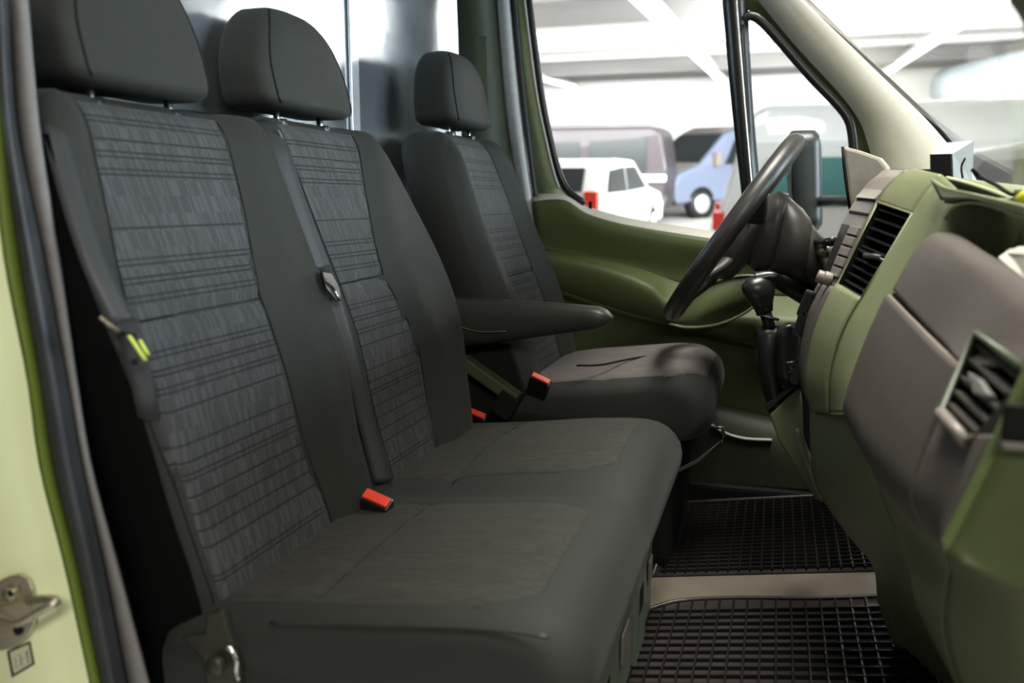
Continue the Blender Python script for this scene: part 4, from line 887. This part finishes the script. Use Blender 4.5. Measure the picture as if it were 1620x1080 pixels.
# ------------------------------------------------------------------ steering wheel and column
top_, bot_ = at(1258, 226, y=.43), at(1066, 492, y=.43)
wcn = (top_+bot_)/2; ax1 = (top_-bot_).normalized(); RW = (top_-bot_).length/2
ax2 = (Vector((0, 1, 0))-ax1*ax1.y).normalized(); wn = ax1.cross(ax2)
if wn.x > 0: wn = -wn
ax2 = (ax2 + wn*.0).normalized()
whl = empty('steering_wheel', wcn, 'dark steering wheel seen almost edge-on in front of the driver seat', 'steering wheel')
WHM = mat('wheel_plastic', (.032, .03, .027), .38, spec=.5, bump=.15, bscale=500)
tube('rim', [wcn+(ax1*math.cos(a)+ax2*math.sin(a))*RW for a in [k*2*math.pi/72 for k in range(72)]], 0.0215, WHM, whl, n=16, closed=True, upv=wn)
hub = wcn-wn*.045
for a in (math.radians(60), math.radians(120), math.radians(-125), math.radians(-60), math.radians(180)):
    d = ax1*math.cos(a)+ax2*math.sin(a)
    tube('spoke', [hub+d*.05+wn*.01, hub+d*.13+wn*.018, wcn+d*(RW-.004)], lambda t: .022-.009*t, WHM, whl, res=12, n=10, flat=.6)
n = 32; rings = []
for h, rr0 in ((-.03, .055), (-.015, .085), (.01, .098), (.035, .092), (.052, .07), (.058, .03)):
    rings.append([hub+wn*h+ax1*sup(k*2*math.pi/n, 2.6)[0]*rr0*1.15+ax2*sup(k*2*math.pi/n, 2.6)[1]*rr0 for k in range(n)])
loft('hub_cover', rings, WHM, whl)
colm = empty('steering_column', at(1280, 400, y=.42), 'grey black steering column shroud with stalks behind the wheel', 'steering column')
CS = mat('column_plastic', (.042, .037, .034), .42, spec=.45, bump=.15, bscale=500)
rings = []; n = 36; yc = .43
def ring_px(t, b, hw, yc, e=2.8):
    tp, bt = at(*t, y=yc), at(*b, y=yc); c = (tp+bt)/2; h = (tp-bt)/2
    return [c+h*sup(k*2*math.pi/n, e)[1]+Vector((0, 1, 0))*sup(k*2*math.pi/n, e)[0]*hw for k in range(n)]
loft('wheel_boss', [ring_px((1170, 372), (1178, 392), .03, yc), ring_px((1182, 345), (1180, 415), .06, yc), ring_px((1205, 318), (1190, 425), .085, yc), ring_px((1232, 302), (1205, 428), .095, yc), ring_px((1248, 306), (1218, 425), .10, yc)], CS, colm)
loft('shroud', [ring_px((1244, 308), (1210, 425), .085, yc), ring_px((1249, 312), (1222, 432), .10, yc), ring_px((1270, 330), (1250, 440), .10, yc), ring_px((1282, 346), (1268, 446), .095, yc), ring_px((1286, 356), (1275, 448), .08, yc)], CS, colm)
loft('shroud_cone', [ring_px((1278, 348), (1258, 436), .085, yc), ring_px((1284, 352), (1268, 445), .09, yc), ring_px((1300, 378), (1288, 460), .08, yc), ring_px((1306, 396), (1300, 470), .07, yc), ring_px((1330, 420), (1320, 490), .07, yc)], CS, colm)
tube('stalk', [at(1290, 380, y=.36), at(1306, 383, y=.30), at(1318, 382, y=.24)], lambda t: .007+.003*t, BLACK, colm, n=12)
tube('ignition_lock', [at(1300, 398, y=.35), at(1310, 398, y=.31)], .014, mat('lock_metal', (.25, .23, .18), .3, metal=.6), colm, n=16)
tube('column_joint', [at(1205, 410, y=.40), at(1240, 440, y=.40), at(1290, 470, y=.40)], .03, BLACK, colm, n=16)

# ------------------------------------------------------------------ outside mirror
mr = empty('door_mirror', at(1275, 350, y=1.22), 'tall black outside mirror on an arm beyond the driver door', 'mirror')
MIRB = mat('mirror_plastic', (.03, .035, .035), .4, spec=.5)
rings = []
for i in range(17):
    t = i/16; a = at(1243+12*t, 208+155*t, y=1.22); b = at(1299+2*t, 208+155*t, y=1.22); c = (a+b)/2; hw = (b-a).length/2
    e = 1 if .12 < t < .92 else (math.sqrt(max(.05, 1-((.12-t)/.125)**2)) if t <= .12 else math.sqrt(max(.05, 1-((t-.92)/.085)**2)))
    rings.append([c+Vector((1, 0, 0))*sup(k*2*math.pi/28, 3.5)[0]*hw*(.6+.4*e)+Vector((0, 1, 0))*sup(k*2*math.pi/28, 3.5)[1]*.085*(.5+.5*e) for k in range(28)])
loft('housing', rings, MIRB, mr)
cgl = at(1258, 285, y=1.22)+Vector((-.012, -.01, 0))
prism('mirror_glass', [at(px, py, y=1.15) for px, py in ((1241, 232), (1247, 214), (1252, 214), (1252, 300), (1258, 345), (1253, 345), (1246, 300))], (0, .12, 0), mat('mirror_face', (.7, .72, .72), .03, metal=1), mr)
tube('arm', [at(1285, 318, y=1.20), at(1320, 318, y=1.10), at(1375, 319, y=.95)], .019, MIRB, mr, n=16, flat=.8)
tube('arm', [at(1262, 312, y=1.20), at(1290, 318, y=1.19)], .017, MIRB, mr, n=14)

# ------------------------------------------------------------------ things on the dashboard
dev = empty('toll_box', at(1510, 280, y=-.04), 'small box with a black face and silver side standing on the dashboard', 'device')
yd = -.06; f0 = [at(px, py, y=yd) for px, py in ((1471, 244), (1504, 243), (1506, 288), (1472, 283))]
prism('black_face', f0, (.003, .003, 0), MATTE, dev)
fr = [p+Vector((.0032, .0032, 0)) for p in f0]; bk = [at(1494, 226, y=yd+.03), at(1541, 222, y=yd+.02), at(1538, 288, y=yd+.02), at(1500, 288, y=yd+.03)]
new('case', fr+bk, [(0, 1, 2, 3), (7, 6, 5, 4), (0, 4, 5, 1), (1, 5, 6, 2), (2, 6, 7, 3), (3, 7, 4, 0)], WHITEDEV, dev, smooth=False)
tube('side_slot', [at(1523, 282, y=-.066), at(1521, 264, y=-.066), at(1527, 250, y=-.066)], .0018, MATTE, dev, res=10, n=6)
cb_ = empty('cable', at(1600, 312, y=-.42), 'black cable with a yellow sleeve on the dashboard edge by the windscreen', 'cable')
tube('cable_cord', [at(1538, 268, y=-.2), at(1552, 280, y=-.2), at(1575, 292, y=-.28), at(1605, 308, y=-.36), at(1640, 290, y=-.40)], .0028, MATTE, cb_, res=30, n=8)
tube('cable_sleeve', [at(1610, 318, y=-.5), at(1622, 308, y=-.5), at(1640, 296, y=-.5)], .006, mat('yellow_sleeve', (.75, .70, .05), .4), cb_, n=10)
pp = empty('paper', at(1600, 420, y=-.56), 'cream folded paper lying on the dashboard shelf', 'paper')
prism('sheet', [at(px, py, y=y) for px, py, y in ((1576, 407, -.54), (1597, 393, -.54), (1640, 396, -.60), (1680, 420, -.66), (1680, 470, -.66), (1625, 448, -.60))], (.05, 0, -.002), CREAM, pp, bev=.002)
prism('folded_sheet', [at(px, py, y=y)+Vector((.006, 0, .003)) for px, py, y in ((1582, 404, -.545), (1600, 394, -.545), (1640, 397, -.605), (1660, 412, -.64))], (.05, .01, .004), CREAM, pp, bev=.001)
